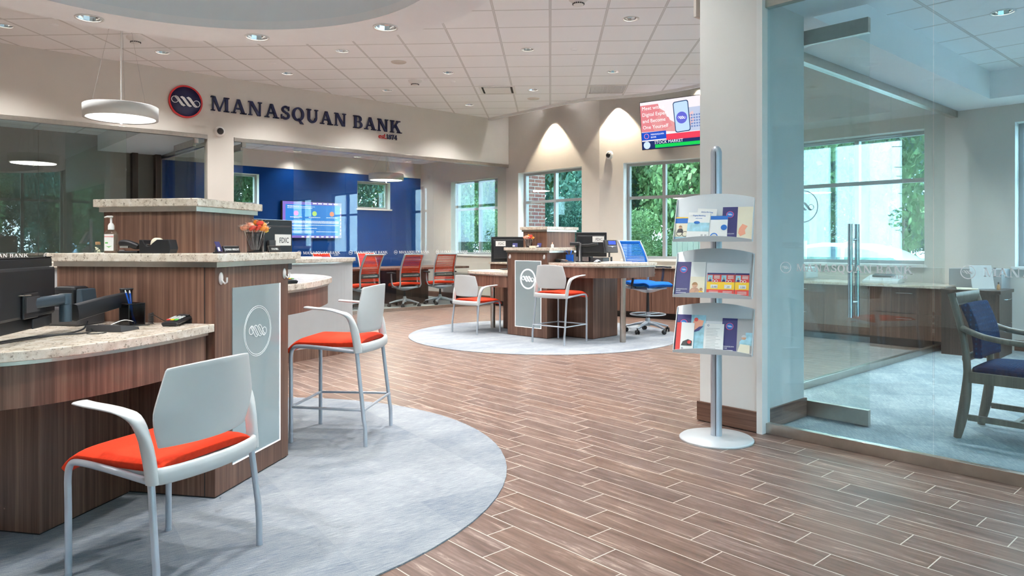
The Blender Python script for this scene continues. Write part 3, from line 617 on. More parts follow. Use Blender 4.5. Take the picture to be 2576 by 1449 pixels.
for x, y, q in ((2.372, 9.48, 'above and right of the near hanging lamp'), (6.192, 9.122, 'in the middle of the ceiling beyond the bank sign'), (5.355, 4.948, 'at the top edge of the picture')):
    t = thing('smoke_detector', 'white smoke detector with dark vents '+q, 'smoke detector', (x, y, 3.72))
    MB().lathe([(.105, 0), (.10, -.02), (.06, -.05)], n=28).build('detector_base', 'white', t)
    MB().lathe([(.058, -.05), (.050, -.075), (.0, -.078)], n=28).build('sensor_head', 'white', t); q = MB(); [q.cbox((.053*math.cos(k*.393), .053*math.sin(k*.393), -.062), (.014, .014, .012)) for k in range(16)]; q.build('sensor_vents', 'dkgrey', t)
t = thing('air_diffuser', 'square white air diffuser with dark slot edge in the ceiling', 'air vent', (7.56, 8.765, 3.72), PI/4)
mb = MB()
for a, b, c, d in ((-.29, -.29, .29, -.25), (-.29, .25, .29, .29), (-.29, -.25, -.25, .25), (.25, -.25, .29, .25)): mb.box(a, b, -.012, c, d, -.0005)
mb.build('vent_frame', 'white', t); MB().box(-.25, -.25, -.003, .25, .25, -.0005).build('vent_slot', 'dark', t); MB().box(-.215, -.215, -.016, .215, .215, -.004).build('vent_plate', 'white', t)
t = thing('return_grille', 'square grey return air grille near the curved ceiling edge', 'air vent', (8.85, 7.547, 3.72), PI/4)
mb = MB(); [mb.box(a, b, -.012, c, d, -.0005) for a, b, c, d in ((-.30, -.30, .30, -.28), (-.30, .28, .30, .30), (-.30, -.28, -.28, .28), (.28, -.28, .30, .28))]; mb.build('vent_frame', 'white', t)
mb = MB(); [mb.box(-.28, -.28+.02*k, -.009, .28, -.272+.02*k, -.001) for k in range(28)]; mb.build('vent_louvre', 'plastic', t)
# pendants
def pendant(x, y, z, rot, top, label):
    t = thing('pendant_lamp', label, 'hanging lamp', (x, y, z), rot, 'drum pendant lamps')
    MB().lathe([(.325, .004), (.35, 0), (.352, .13), (.345, .136), (0, .138)], n=64, cap=False).build('lamp_shade', 'plastic', t)
    MB().lathe([(.323, .006), (0, .004)], n=64, cap=False).build('diffuser', 'glow_soft', t)
    MB().lathe([(0, -.055), (.012, -.05), (.008, -.03), (.012, -.01), (.005, .006)], n=12).build('finial', 'plastic', t)
    MB().tube([(0, 0, .13), (0, 0, top-z)], .007, 8).build('cord', 'white', t)
    for k in range(3):
        a = 2*PI*k/3+.4; MB().tube([(.30*math.cos(a), .30*math.sin(a), .13), (.06*math.cos(a), .06*math.sin(a), top-z)], .0014, 5).build('suspension_wire', 'frame', t)
    MB().lathe([(.065, 0), (.065, -.025), (0, -.028)], (0, 0, top-z), 24).build('canopy', 'white', t)
    l = bpy.data.lights.new('pendant_light', 'AREA'); l.shape = 'DISK'; l.size = .62; l.energy = 30; l.color = (1, .93, .82)
    o = bpy.data.objects.new('pendant_light', l); COL.objects.link(o); o.location = (x, y, z-.004)
    return t
pendant(1.92, 8.22, 2.51, 0, 3.72, 'white drum pendant lamp glowing over the lobby, in front of the sign wall')
pendant(7.75, 12.45, 2.50, .3, 3.1, 'white drum pendant lamp over the conference table, behind glass')
# dome security cameras on walls
def dome_cam(loc, rz, label):
    t = thing('security_camera', label, 'security camera', loc, rz, 'wall security cameras'); T = R4(rx=PI/2)
    MB().lathe([(.075, 0), (.075, .03), (.055, .045)], n=28, T=T).build('camera_housing', 'white', t)
    MB().lathe([(.05, .04), (.045, .062), (.025, .082), (0, .088)], n=24, T=T).build('camera_dome', 'black', t)
dome_cam((3.86, V0, 2.895), 0, 'round white security camera with dark dome under the bank sign')
dome_cam((9.70, 8.20, 2.78), -math.atan2(.59, -2.56)*0-PI/2-.13+0, 'round white security camera with dark dome on the window wall, left of the television')

# ================= outdoors =================
tag(MB().box(-60, -60, -.45, 80, 80, -.25).build('lawn', 'grass'), 'green lawn and bank outside the windows', 'grass')
tag(MB().box(11.5, -40, -.249, 40, 7.6, -.20).build('parking_lot', 'asphalt'), 'grey asphalt parking lot outside the right windows', 'pavement')
tag(MB().box(-10, -14, -.249, 11.4, -4, -.2).build('entrance_pavement', 'asphalt'), 'pavement outside the entrance', 'pavement')
def crown_mesh(name, seed, n=2600, leaf=.13, mat='leaf1', blobs=16, flat=1.):
    rnd = random.Random(seed); mb = MB(); B = [(rnd.gauss(0, .42), rnd.gauss(0, .42), rnd.uniform(-.75, .9), rnd.uniform(.28, .5)) for _ in range(blobs)]
    for _ in range(n):
        b = rnd.choice(B); th = rnd.uniform(0, 2*PI); ph = math.acos(rnd.uniform(-1, 1)); r = b[3]*rnd.uniform(.65, 1.05)
        p = Vector((b[0]+r*math.sin(ph)*math.cos(th), b[1]+r*math.sin(ph)*math.sin(th), b[2]*flat+r*math.cos(ph)))
        a = Vector((rnd.gauss(0, 1), rnd.gauss(0, 1), rnd.gauss(0, .6))).normalized(); q = a.cross(Vector((rnd.gauss(0, 1), rnd.gauss(0, 1), rnd.gauss(0, 1)))).normalized(); s = leaf*rnd.uniform(.25, .6)
        mb.add([p-a*s, p+q*s*.5, p+a*s, p-q*s*.5], [(0, 1, 2, 3)])
    me = mb.build(name, mat); d = me.data; bpy.data.objects.remove(me); return d
CR = [crown_mesh('foliage', 1, 18000, .074, 'leaf1', 20), crown_mesh('foliage', 2, 18000, .07, 'leaf2', 20), crown_mesh('foliage', 3, 17000, .076, 'leaf1', 14), crown_mesh('foliage', 4, 5000, .06, 'leaf2', 12)]
tr_me = MB().tube([(0, 0, -1), (.03, .02, -.3), (-.02, 0, .3), (.03, .0, .8)], [.055, .045, .03, .01], 8)
for k in range(7):
    a = k*2.4; z = -.25+.12*k; tr_me.tube([(0, 0, z), (.25*math.cos(a), .25*math.sin(a), z+.25), (.5*math.cos(a), .5*math.sin(a), z+.42)], [.022, .014, .005], 5)
tmo = tr_me.build('trunk', 'bark'); trunk_me = tmo.data; bpy.data.objects.remove(tmo)
def tree(x, y, z, s, h, k, label, grp, low=-.25):
    t = thing('tree' if h > 1.6 else 'bush', label, 'tree' if h > 1.6 else 'bush', (x, y, z), random.uniform(0, 6), grp)
    f = bpy.data.objects.new('foliage', CR[k]); COL.objects.link(f); f.parent = t; f.scale = (s, s, h/2); f.location = (0, 0, h*.62)
    q = bpy.data.objects.new('trunk', trunk_me); COL.objects.link(q); q.parent = t; q.scale = (s, s, h/2*1.02); q.location = (0, 0, h*.5)
G1 = 'trees beyond the window wall'; G2 = 'trees outside the entrance'; G3 = 'bushes beyond the window wall'; G4 = 'trees behind the far room windows'
rt = random.Random(5)
for i in range(9):
    y = 6.6+i*2.0; tree(16.2+rt.uniform(-.4, .5)+(i % 2)*2.2, y, -.3, rt.uniform(1.9, 2.2), rt.uniform(7.0, 9.0), i % 3, 'leafy green tree outside the lobby window wall', G1)
for i in range(9): tree(21.0+rt.uniform(-.4, .5), 7.6+i*2.3, -.3, 2.3, rt.uniform(8.0, 10.0), (i+1) % 3, 'leafy green tree outside the lobby window wall', G1)
for i in range(8):
    tree(13.2+rt.uniform(-.1, .4), 7.8+i*1.55, -.4, .95, rt.uniform(1.7, 2.6), (i+1) % 3, 'leafy green shrub below the lobby windows outside', G3)
for i in range(6): tree(3.2+i*1.9, 17.5+rt.uniform(-.3, .3), -.3, 1.5, rt.uniform(4.5, 6.0), (i+1) % 3, 'green tree behind the windows of the far blue wall', G4)
for i in range(7): tree(-3+i*2.3, -17.5, -.3, 2.0, rt.uniform(4.5, 6.0), (i+1) % 3, 'green tree outside the entrance, seen mirrored in the left glass', G2)
for i in range(7): tree(-4+i*2.3, -13+rt.uniform(-1, 1), -.3, 1.8, rt.uniform(3.4, 5.5), i % 3, 'green tree outside the entrance, seen mirrored in the left glass', G2)
for i in range(7): tree(31+rt.uniform(-1, 1), -3.0+i*3.4, -.3, 2.6, rt.uniform(3.0, 4.2), i % 3, 'distant green tree across the parking lot', 'trees across the parking lot')
tree(17.5, 8.2, -.3, 1.9, 9.5, 3, 'sparse tall tree seen against the sky through the right window', 'tall sparse trees by the parking lot'); tree(16.2, 5.0, 1.4, 1.6, 6.4, 3, 'sparse tree with hanging branches by the parking lot', 'tall sparse trees by the parking lot')
# brick pier, white downpipe, fence
tag(MB().box(9.93, 10.62, -.25, 10.47, 11.12, 5.0).build('brick_pier', 'brick'), 'red brick wall corner outside the left lobby window', 'brick wall')
tag(MB().tube([(11.75, 9.83, -.25), (11.75, 9.83, 5)], .075, 14).build('downpipe', 'white'), 'white post outside the left lobby window', 'post')
f = thing('fence', 'pale vertical board fence outside the window behind the blue chair', 'fence', (12.3, 5.9, -.25)); mb = MB()
for k in range(22): mb.box(0, k*.13, 0, .03, k*.13+.112, 1.52)
mb.build('fence_boards', 'white', f); MB().box(.03, 0, .3, .07, 2.85, .38).box(.03, 0, 1.1, .07, 2.85, 1.18).build('fence_rail', 'white', f)
# parking lot lamp and overhead wires
t = thing('street_lamp', 'pale lamp post with domed head in the parking lot', 'street lamp', (17.5, 5.35, -.2))
MB().tube([(0, 0, 0), (0, 0, 4.1)], [.09, .07], 14).build('pole', 'white', t); MB().lathe([(0, 4.32), (.2, 4.29), (.38, 4.15), (.40, 4.05), (.1, 4.02)], n=28).build('lamp_head', 'plastic', t)
wl = thing('overhead_wires', 'thin dark overhead wires across the sky outside the right window', 'wires', (26, 0, 0))
for k, (z0, z1) in enumerate(((5.6, 5.0), (5.3, 4.8), (4.6, 4.5), (3.9, 3.7), (3.6, 3.2), (3.0, 3.1))):
    MB().tube([(k*.2, -4+j*2.6, z0+(z1-z0)*j/9-.9*(1-((j-4.5)/4.5)**2)*.5) for j in range(10)], .014, 5).build('wire', 'dkgrey', wl)
# white saloon car: body skin lofted from cross-sections
def car(loc, rz, label):
    t = thing('car', label, 'car', loc, rz); L = 4.7
    top = [(0, .62), (.05, .80), (.9, .94), (1.45, 1.0), (1.50, 1.0), (2.4, .99), (3.6, .99), (4.2, .98), (4.6, .90), (4.7, .66)]
    def zt(x):
        for (a, b), (c, d) in zip(top, top[1:]):
            if a <= x <= c: return b+(d-b)*(x-a)/(c-a)
    def hw(x): return .90*(1-.5*abs((x-L/2)/(L/2))**5)
    def f(u, v):
        x = u*L; w_ = hw(x); z1 = zt(x); a = v*PI; return (x, -w_*math.cos(a)*(1 if abs(math.cos(a)) < .99 else 1)*min(1, 1.25*abs(math.cos(a)))/max(.001, abs(math.cos(a)))*1. if abs(math.cos(a)) > .8 else -w_*math.cos(a)*1.25, .25+(z1-.25)*min(1, math.sin(a)*1.45)**.6)
    MB().grid(f, 40, 20).build('car_body', 'carwhite', t)
    roof = [(1.25, .97), (1.85, 1.30), (2.35, 1.42), (3.0, 1.44), (3.55, 1.36), (4.15, 1.05), (4.3, .97)]
    def zr(x):
        for (a, b), (c, d) in zip(roof, roof[1:]):
            if a <= x <= c: return b+(d-b)*(x-a)/(c-a)
    def g(u, v, s=0.):
        x = 1.25+u*3.05; z1 = zr(x)+s; a = v*PI; k = (z1-.95)/.5
        return (x, -(.84-.20*max(0, k)*abs(math.sin(a))**.5)*math.copysign(min(1, abs(math.cos(a))*1.35), math.cos(a)), .94+(z1-.94)*min(1, math.sin(a)*1.6)**.8)
    MB().grid(g, 40, 20).build('cabin', 'carwhite', t)
    for sgn in (-1, 1):
        for x0, x1, zz in ((1.55, 2.55, 0), (2.63, 3.55, 0), (3.6, 3.95, 0)):
            P = []; n = 8
            for j in range(n+1): x = x0+(x1-x0)*j/n; P.append((x, sgn*.80, max(1.0, zr(x)-.07)))
            vs = [(p[0], sgn*(.865-.22*max(0, (p[2]-.95)/.5)*.55), p[2]) for p in P]+[(x, sgn*.86, .99) for x in (x1, x0)]
            MB().add(vs, [tuple(range(len(vs)))]).build('side_window', 'carglass', t)
    for x in (.85, 3.75):
        for sgn in (-1, 1):
            wv = MB().lathe([(0, -.1), (.2, -.1), (.33, -.09), (.34, 0), (.33, .09), (.2, .1), (0, .1)], (0, 0, 0), 24, T=R4(0, (x, sgn*.82, .33), PI/2)); wv.build('wheel', 'black', t)
M['carwhite'] = plain('white_car_paint', (.80, .83, .86), .25, var=.01, coat=.5); M['carglass'] = plain('tinted_car_glass', (.07, .12, .17), .35, var=.2, spec=.3)
car((15.3, 3.6, -.20), PI/2+.12, 'white saloon car parked outside the right window')

# ================= service stations =================
def sweep(mb, pts, side, w, t, n=12, T=None, p=3.2):   # rounded-rectangle section swept along pts; w along side, t across
    pts = [Vector(q) for q in pts]; side = Vector(side); vs = []; fs = []; L = len(pts)
    W_ = w if isinstance(w, (list, tuple)) else [w]*L; T_ = t if isinstance(t, (list, tuple)) else [t]*L
    for i, q in enumerate(pts):
        d = (pts[min(i+1, L-1)]-pts[max(i-1, 0)]).normalized(); a = (side-d*side.dot(d)).normalized(); b = d.cross(a)
        for k in range(n):
            an = 2*PI*(k+.5)/n; c, s_ = math.cos(an), math.sin(an); rr = (abs(c)**p+abs(s_)**p)**(-1/p)
            vs.append(q+a*(c*rr*W_[i]/2)+b*(s_*rr*T_[i]/2))
    for i in range(L-1):
        for k in range(n): fs.append((i*n+k, i*n+(k+1) % n, (i+1)*n+(k+1) % n, (i+1)*n+k))
    mb.add(vs, fs, True, T); mb.add(vs[:n], [tuple(range(n-1, -1, -1))], False, T); mb.add(vs[-n:], [tuple(range(n))], False, T); return mb
def smooth_pts(P, sub=4):   # Catmull-Rom through P
    P = [Vector(p) for p in P]; o = []
    for i in range(len(P)-1):
        a, b, c, d = P[max(i-1, 0)], P[i], P[i+1], P[min(i+2, len(P)-1)]
        for k in range(sub):
            t = k/sub; o.append(.5*((2*b)+(c-a)*t+(2*a-5*b+4*c-d)*t*t+(3*b-3*c+d-a)*t**3))
    return o+[P[-1]]
def inset(poly, d):   # shrink a polygon toward its inside by d
    A = sum(poly[i][0]*poly[(i+1) % len(poly)][1]-poly[(i+1) % len(poly)][0]*poly[i][1] for i in range(len(poly))); sg_ = 1 if A > 0 else -1; o = []; n = len(poly)
    for i in range(n):
        p0, p1, p2 = Vector(poly[i-1]), Vector(poly[i]), Vector(poly[(i+1) % n]); e1 = (p1-p0).normalized(); e2 = (p2-p1).normalized()
        n1 = Vector((-e1.y, e1.x))*sg_; n2 = Vector((-e2.y, e2.x))*sg_; m = (n1+n2); m = m/max(.35, m.length_squared/2)/1.; o.append((p1.x+m.x*d*1., p1.y+m.y*d*1.))
    return o
def curve2(P, sub=5): return [(q.x, q.y) for q in smooth_pts([(a, b, 0) for a, b in P], sub)]
def station(S, loc, rz, tier, slab, low, high, zl, zh, who, lit):
    t = thing('service_tower', 'walnut service tower with lit emblem panel and two pale stone ledges, '+who, 'reception desk', loc, rz, 'service towers')
    MB().prism([(0, 0), (.69, 0), (.69, .87), (0, .87)], .012, 1.10).build('tower_body', 'wood', t, bev=.0015)
    MB().prism([(.006, .006), (.684, .006), (.684, .86), (.006, .86)], 0, .012).build('kick_base', 'black', t)
    MB().box(-.0012, .052, .012, .001, .056, 1.10).build('panel_seam', 'black', t)
    MB().prism(slab, 1.125, 1.165).build('stone_ledge', 'stone', t, bev=.004)
    x0, y0, x1, y1 = tier
    MB().prism(inset(slab, .022), 1.10, 1.125).box(x0+.02, y0+.02, 1.375, x1-.02, y1-.02, 1.40).build('metal_reveal', 'steel', t)
    MB().box(x0+.035, y0+.035, 1.165, x1-.035, y1-.035, 1.376).build('upper_body', 'wood', t, bev=.0015)
    MB().box(x0, y0, 1.40, x1, y1, 1.44).build('upper_ledge', 'stone', t, bev=.004)
    p = MB().box(.139, -.004, .125, .594, .012, .995).build('emblem_panel', 'panelglass', t)
    q = MB(); e = .006
    for a in ((.594-e, .125, .594, .995), (.139, .125, .594, .125+e)) + (((.139, .125, .139+e, .995), (.139, .995-e, .594, .995)) if lit else ()): q.box(a[0], -.0065, a[1], a[2], -.0042, a[3])
    q.build('lit_edge', 'edge_led', p)
    q = MB(); m_ = 'edge_led' if lit else 'letter'
    if lit: ringband(q, .366, .757, .132, .016, -.0042, -.0065); q.build('emblem_ring', m_, p); q = MB(); swirl(q, .366, .757, .21, -.0042, -.0065)
    else:
        for r_ in (.132, .123): q = MB(); ringband(q, .366, .757, r_, .0028, -.0042, -.0055); q.build('emblem_ring', m_, p)
        q = MB(); swirl(q, .366, .757, .17, -.0042, -.0055, outline=True)
    q.build('emblem_rope', m_, p)
    for x in (.045, .645):
        h = MB(); h.lathe([(0, 0), (.017, 0), (.018, .003), (0, .006)], (0, 0, 0), 24, T=R4(0, (x, 0, 1.045), PI/2), sy=1.7)
        h.tube([(x+.004, -.005, 1.035), (x+.004, -.02, 1.02), (x+.006, -.03, 1.028), (x+.006, -.03, 1.05)], .0045, 8)
        h = h.build('adhesive_hook', 'white', None, loc=loc, rz=rz); tag(h, 'white oval stick-on hook on the %s upper corner of the panel face, %s' % ('left' if x < .3 else 'right', who), 'hook', 'stick-on hooks')
    for nm_, P, z, ap, post, ped in (('low_desk', low, zl, .155, ((-.68, .41) if lit else (-.9, .75)), (-.52, .457, -.002, .87)), ('high_desk', high, zh, .13, ((1.56, .41) if lit else (1.95, .75)), (.692, .363, 1.14, .90))):
        d = thing(nm_, ('lower curved walnut desk with pale stone top and' if nm_ == 'low_desk' else 'taller curved walnut desk with pale stone top and')+' side pedestal, '+who, 'desk', loc, rz, nm_.replace('_', ' ')+'s')
        MB().prism(P, z-.037, z).build('desktop', 'stone', d, bev=.003)
        I = inset(P, .028); s0 = -.012 if nm_ == 'low_desk' else .702
        MB().prism(inset(P, .02), z-.052, z-.037).build('metal_reveal', 'steel', d)
        I2 = inset(P, .05); mb = MB(); n = len(I)
        for i in range(n-3): mb.prism([I[i], I[i+1], I2[i+1], I2[i]], z-.052-ap, z-.052)
        mb.build('apron', 'wood', d)
        a, b, c, e_ = ped; MB().prism([(a, b), (c, b), (c, e_), (a, e_)], .012, z-.037).build('pedestal', 'wood', d, bev=.0015)
        MB().box(a+.005, b+.005, 0, c-.005, e_-.005, .012).build('kick_base', 'black', d)
        MB().tube([(post[0], post[1], .006), (post[0], post[1], z-.04)], .036, 20).build('steel_leg', 'steel', d)
    return t
M['panelglass'] = plain('back_painted_glass', (.30, .37, .39), .08, var=.01, coat=.6)
NL, NR = (1.203, 3.44, 0), math.radians(37); FL, FR = (6.304, 7.106, 0), math.radians(-85)
slabN = [(-.035, -.04), (.765, -.04), (.765, .9), (-.035, .9)]
lowN = curve2([(-.003, .0), (-.3, -.005), (-.6, .03), (-.86, .13), (-1.03, .30), (-1.1, .55), (-1.05, .85)])+[(-.95, .95), (-.003, .95)]
highN = curve2([(.693, .04), (1.0, .04), (1.25, .08), (1.5, .14), (1.72, .22), (1.92, .36), (2.07, .52), (2.16, .72)])+[(2.12, 1.0), (.693, 1.0)]
station('n', NL, NR, (.14, .19, .745, .79), slabN, lowN, highN, .833, .975, 'nearest the viewer', False)
lowF = curve2([(-.003, .0), (-.5, .0), (-.8, .07), (-1.0, .22), (-1.07, .42), (-1.07, .8)])+[(-1.0, .9), (-.003, .9)]
highF = curve2([(.693, .02), (1.0, .03), (1.3, .07), (1.5, .18), (1.62, .38), (1.67, .7), (1.68, 1.0)])+[(1.6, 1.1), (.693, 1.1)]
station('f', FL, FR, (.044, .19, .53, .86), slabN, lowF, highF, .83, .975, 'farther back', True)
def loc_of(S, x, y, z=0):
    o, a = ((NL, NR), (FL, FR))[S]; return (o[0]+x*math.cos(a)-y*math.sin(a), o[1]+x*math.sin(a)+y*math.cos(a), z)

# ================= guest chairs and stools =================
def guest(name, label, lift, loc, rz, grp):
    t = thing(name, label, 'chair' if not lift else 'stool', loc, rz, grp); h = lift; k = lift/.165
    fx, fy, rx, ry = .222, .205, .247, -.252
    for s in (-1, 1):
        fr = smooth_pts([(s*fx, fy, .004), (s*.223, .205, .25+h), (s*.224, .205, .36+h), (s*.225, .19, .405+h), (s*.226, .15, .420+h), (s*.228, .0, .413+h), (s*.232, -.2, .395+h)], 4)
        MB().tube(fr, .0125, 10).tube([(s*fx, fy, 0), (s*fx, fy, .012)], .0135, 10).build('leg', 'silver', t)
        rr = [(s*.238, -.215, .41+h), (s*(.238+.010), -.246-.018*k, .16), (s*rx, -.250-.022*k, .11), (s*rx, ry-.022*k, 0)]
        MB().tube(rr, .0125, 10).build('leg', 'silver', t)
        A = smooth_pts([(s*.264, .09+.0*k, .648+h+.012*k), (s*.270, .03, .645+h+.01*k), (s*.272, -.05, .642+h+.008*k), (s*.270, -.12, .634+h), (s*.262, -.170, .612+h), (s*.254, -.197, .56+h), (s*.246, -.212, .49+h), (s*.242, -.222, .425+h), (s*.24, -.225, .39+h)], 3)
        n = len(A); ws = [.060 if i < n*.42 else (.060-(.032)*min(1, (i-n*.42)/(n*.22))) for i in range(n)]; ts = [.013 if i < n*.38 else .013+.037*min(1, (i-n*.38)/(n*.3)) for i in range(n)]
        sweep(MB(), A, (1, 0, 0), ws, ts).build('armrest', 'plastic', t)
    CB = smooth_pts([(-.243, -.212, .415+h), (-.22, -.245, .415+h), (-.12, -.272, .415+h), (0, -.282, .415+h), (.12, -.272, .415+h), (.22, -.245, .415+h), (.243, -.212, .415+h)], 3)
    sweep(MB(), CB, (0, 0, 1), .058, .026).build('rear_crossbar', 'plastic', t)
    def back(u, v):
        hw = (.206+.030*math.sin(min(1, v/.45)*PI/2)) if v < .45 else .236-.042*((v-.45)/.55)**1.1
        x = (2*u-1)*hw; return (x, -.214-.03*v**1.15-.055*(1-((2*u-1))**2), .50+.288*v+h-.012*(2*u-1)**2*(v > .99))
    MB().grid(back, 16, 14, .012).build('backrest', 'plastic', t, bev=.003)
    def seat(u, v):
        x = (2*u-1)*(.232-.012*(1-v)); y = -.235+.475*v; e = 1-(2*u-1)**6
        z = .448+h+.022*e*(1-.2*v)-.004*math.sin(v*PI); f_ = max(0, (v-.80)/.2); z -= .058*f_**1.9; b_ = max(0, (.06-v)/.06); return (x, y+(-.006)*f_, z-.012*b_)
    MB().grid(seat, 18, 22, .034).build('seat', 'red', t, bev=.004)
    MB().box(-.215, -.21, .405+h, .215, .16, .418+h).build('seat_pan', 'plastic', t)
    if lift:
        zf = .215; mb = MB(); xs = lambda s: s*.2235; yr = -.262
        mb.tube([(xs(-1), fy, zf), (xs(1), fy, zf)], .009, 8)
        for s in (-1, 1): mb.tube([(s*.2235, fy, zf), (s*.245, -.15, zf)], .008, 8); mb.tube([(s*.245, -.15, zf), (s*.248, -.264, zf)], .008, 8)
        mb.tube([(-.245, -.15, zf), (.245, -.15, zf)], .007, 8) if 0 else mb.tube([(-.248, -.264, zf), (.248, -.264, zf)], .008, 8)
        mb.build('footrest', 'silver', t)
    return t
g_ = 'light grey guest chairs'; g2 = 'light grey bar stools'
guest('guest_chair', 'light grey armchair with orange-red seat at the nearest low desk', 0, (.818, 2.911, .006), math.radians(26.5), g_)
guest('bar_stool', 'tall light grey bar stool with orange-red seat beside the nearest tower', .165, (2.192, 4.10, .006), math.radians(40.2), g2)
dup(bpy.data.objects['guest_chair'], (6.177, 7.577, .006), math.radians(-85.5), 'light grey armchair with orange-red seat at the low desk farther back', g_)
dup(bpy.data.objects['bar_stool'], (6.337, 6.129, .006), math.radians(-84), 'tall light grey bar stool with orange-red seat beside the tower farther back', g2)

# ================= task chairs =================
def task(name, label, cat, loc, rz, grp, up, fr, seat_h=.47, tall=False, arms=True):
    t = thing(name, label, cat, loc, rz, grp); B = .30
    base = MB()
    for k in range(5):
        a = 2*PI*k/5+.3; c, s_ = math.cos(a), math.sin(a)
        sweep(base, [(c*.02, s_*.02, .135), (c*.14, s_*.14, .118), (c*B, s_*B, .078)], (-s_, c, 0), [.055, .045, .034], [.05, .035, .022])
    base.lathe([(.034, .09), (.036, .17), (.026, .2)], n=16); base.build('star_base', fr, t)
    for k in range(5):
        a = 2*PI*k/5+.3; x, y = math.cos(a)*B, math.sin(a)*B
        mb = MB()
        for d in (-.017, .017): mb.lathe([(0, -.010), (.026, -.010), (.030, -.005), (.030, .005), (.026, .010), (0, .010)], (0, 0, 0), 16, T=R4(a+.9, (x, y, .031)) @ Matrix.Translation((0, d, 0)) @ Matrix.Rotation(PI/2, 4, 'X'))
        mb.tube([(x, y, .035), (x, y, .08)], .008, 8); mb.build('caster', 'black', t)
    MB().tube([(0, 0, .19), (0, 0, seat_h-.1)], [.024, .016], 14).build('gas_column', 'dkgrey', t)
    if tall: MB().tube([(.235*math.cos(2*PI*k/40), .235*math.sin(2*PI*k/40), .25) for k in range(41)], .010, 8).tube([(-.235, 0, .25), (.235, 0, .25)], .007, 6).lathe([(.035, .22), (.035, .28)], n=16).build('foot_ring', fr, t)
    def pan(u, v): x = (2*u-1)*(.17+.06*(1-v)*0); return ((2*u-1)*.19, -.17+.34*v, seat_h-.075-.055*math.sin(u*PI)*math.sin(v*PI))
    MB().grid(pan, 10, 10, .03).build('tilt_mechanism', fr, t)
    def seat(u, v):
        x = (2*u-1)*(.245-.03*abs(v-.45)); y = -.22+.47*v; f_ = max(0, (v-.72)/.28); return (x, y, seat_h-.012+.012*math.sin(u*PI)+.012*math.cos(v*2*PI)-.05*f_**2)
    MB().grid(seat, 16, 18, .042).build('seat', up, t, bev=.008)
    zb, zt = seat_h-.03, seat_h+.545; Y = lambda v: -.225-.05*v-.09*v*v+.05*math.sin(v*PI); hw = lambda v: .225-.02*v
    for s in (-1, 1):
        P = [(s*hw(v), Y(v), zb+(zt-zb)*v) for v in [i/10 for i in range(11)]]; P = [(s*.20, -.12, zb-.06), (s*.222, -.19, zb-.045)]+P
        sweep(MB(), P, (1, 0, 0), .022, .042).build('back_rail', fr, t)
    MB().tube([(-hw(1), Y(1), zt), (hw(1), Y(1), zt)], .012, 8).build('top_rail', fr, t)
    mb = MB(); n = 24
    for i in range(n):
        v = .12+.86*(i+.5)/n; v2 = v+.86/n*(.62 if not tall else .66)
        if .26 < v < .36: continue
        w_ = hw(v)-.008; mb.add([(-w_, Y(v), zb+(zt-zb)*v), (w_, Y(v), zb+(zt-zb)*v), (w_, Y(v2), zb+(zt-zb)*v2), (-w_, Y(v2), zb+(zt-zb)*v2), (-w_, Y(v)-.005, zb+(zt-zb)*v), (w_, Y(v)-.005, zb+(zt-zb)*v), (w_, Y(v2)-.005, zb+(zt-zb)*v2), (-w_, Y(v2)-.005, zb+(zt-zb)*v2)], [(3, 2, 1, 0), (4, 5, 6, 7), (0, 1, 5, 4), (3, 7, 6, 2), (0, 4, 7, 3), (1, 2, 6, 5)])
    w_ = hw(.98)
    for s in (-1, 1): sweep(mb, [(s*(hw(v)-.017), Y(v)+.002, zb+(zt-zb)*v) for v in [i/8 for i in range(1, 9)]], (1, 0, 0), .034, .01)
    sweep(mb, [(-w_+.01, Y(.95), zt-.022), (w_-.01, Y(.95), zt-.022)], (0, 0, 1), .045, .01)
    mb.build('back_slats', up, t)
    mb = MB(); sweep(mb, [(-hw(.3), Y(.3)-.012, zb+(zt-zb)*.30), (hw(.3), Y(.3)-.012, zb+(zt-zb)*.30)], (0, 0, 1), .075, .014); lb = mb.build('lumbar_band', 'dkgrey', t)
    sweep(MB(), [(-.17, Y(.3)-.022, zb+(zt-zb)*.30), (.17, Y(.3)-.022, zb+(zt-zb)*.30)], (0, 0, 1), .022, .008).build('lumbar_bar', 'chrome', lb)
    for s in (-1, 1):
        sweep(MB(), smooth_pts([(s*.19, -.05, seat_h-.08), (s*.27, -.03, seat_h-.06), (s*.285, .0, seat_h+.02), (s*.285, .02, seat_h+.17)], 4), (0, 1, 0), .04, .018).build('arm_post', fr if not tall else 'dkgrey', t)
        sweep(MB(), [(s*.285, -.10, seat_h+.185), (s*.285, .02, seat_h+.19), (s*.28, .14, seat_h+.185)], (1, 0, 0), [.07, .085, .075], .025).build('arm_pad', 'black', t)
    return t
g3 = 'red mesh conference chairs'
TC = [((6.78, 11.72, 0), .15, 'red mesh office chair partly hidden behind the grey half wall, near side of conference table'), ((7.66, 11.64, 0), -.05, 'red mesh office chair in the middle of the near side of the conference table'), ((8.52, 11.66, 0), -.25, 'red mesh office chair at the right end of the near side of the conference table'),
      ((6.95, 13.28, 0), PI+.1, 'red mesh office chair on the blue wall side, left of the other'), ((7.95, 13.28, 0), PI-.05, 'red mesh office chair on the blue wall side, facing the middle')]
t0 = task('conference_chair', TC[0][2], 'office chair', TC[0][0], TC[0][1], g3, 'red', 'silver')
for l_, r_, q in TC[1:]: dup(t0, l_, r_, q, g3)
task('drafting_chair', 'tall blue mesh office chair with foot ring behind the desk farther back', 'office chair', (7.86, 5.98, .006), PI-.12, 'drafting chairs', 'blueup', 'silver', .70, True)
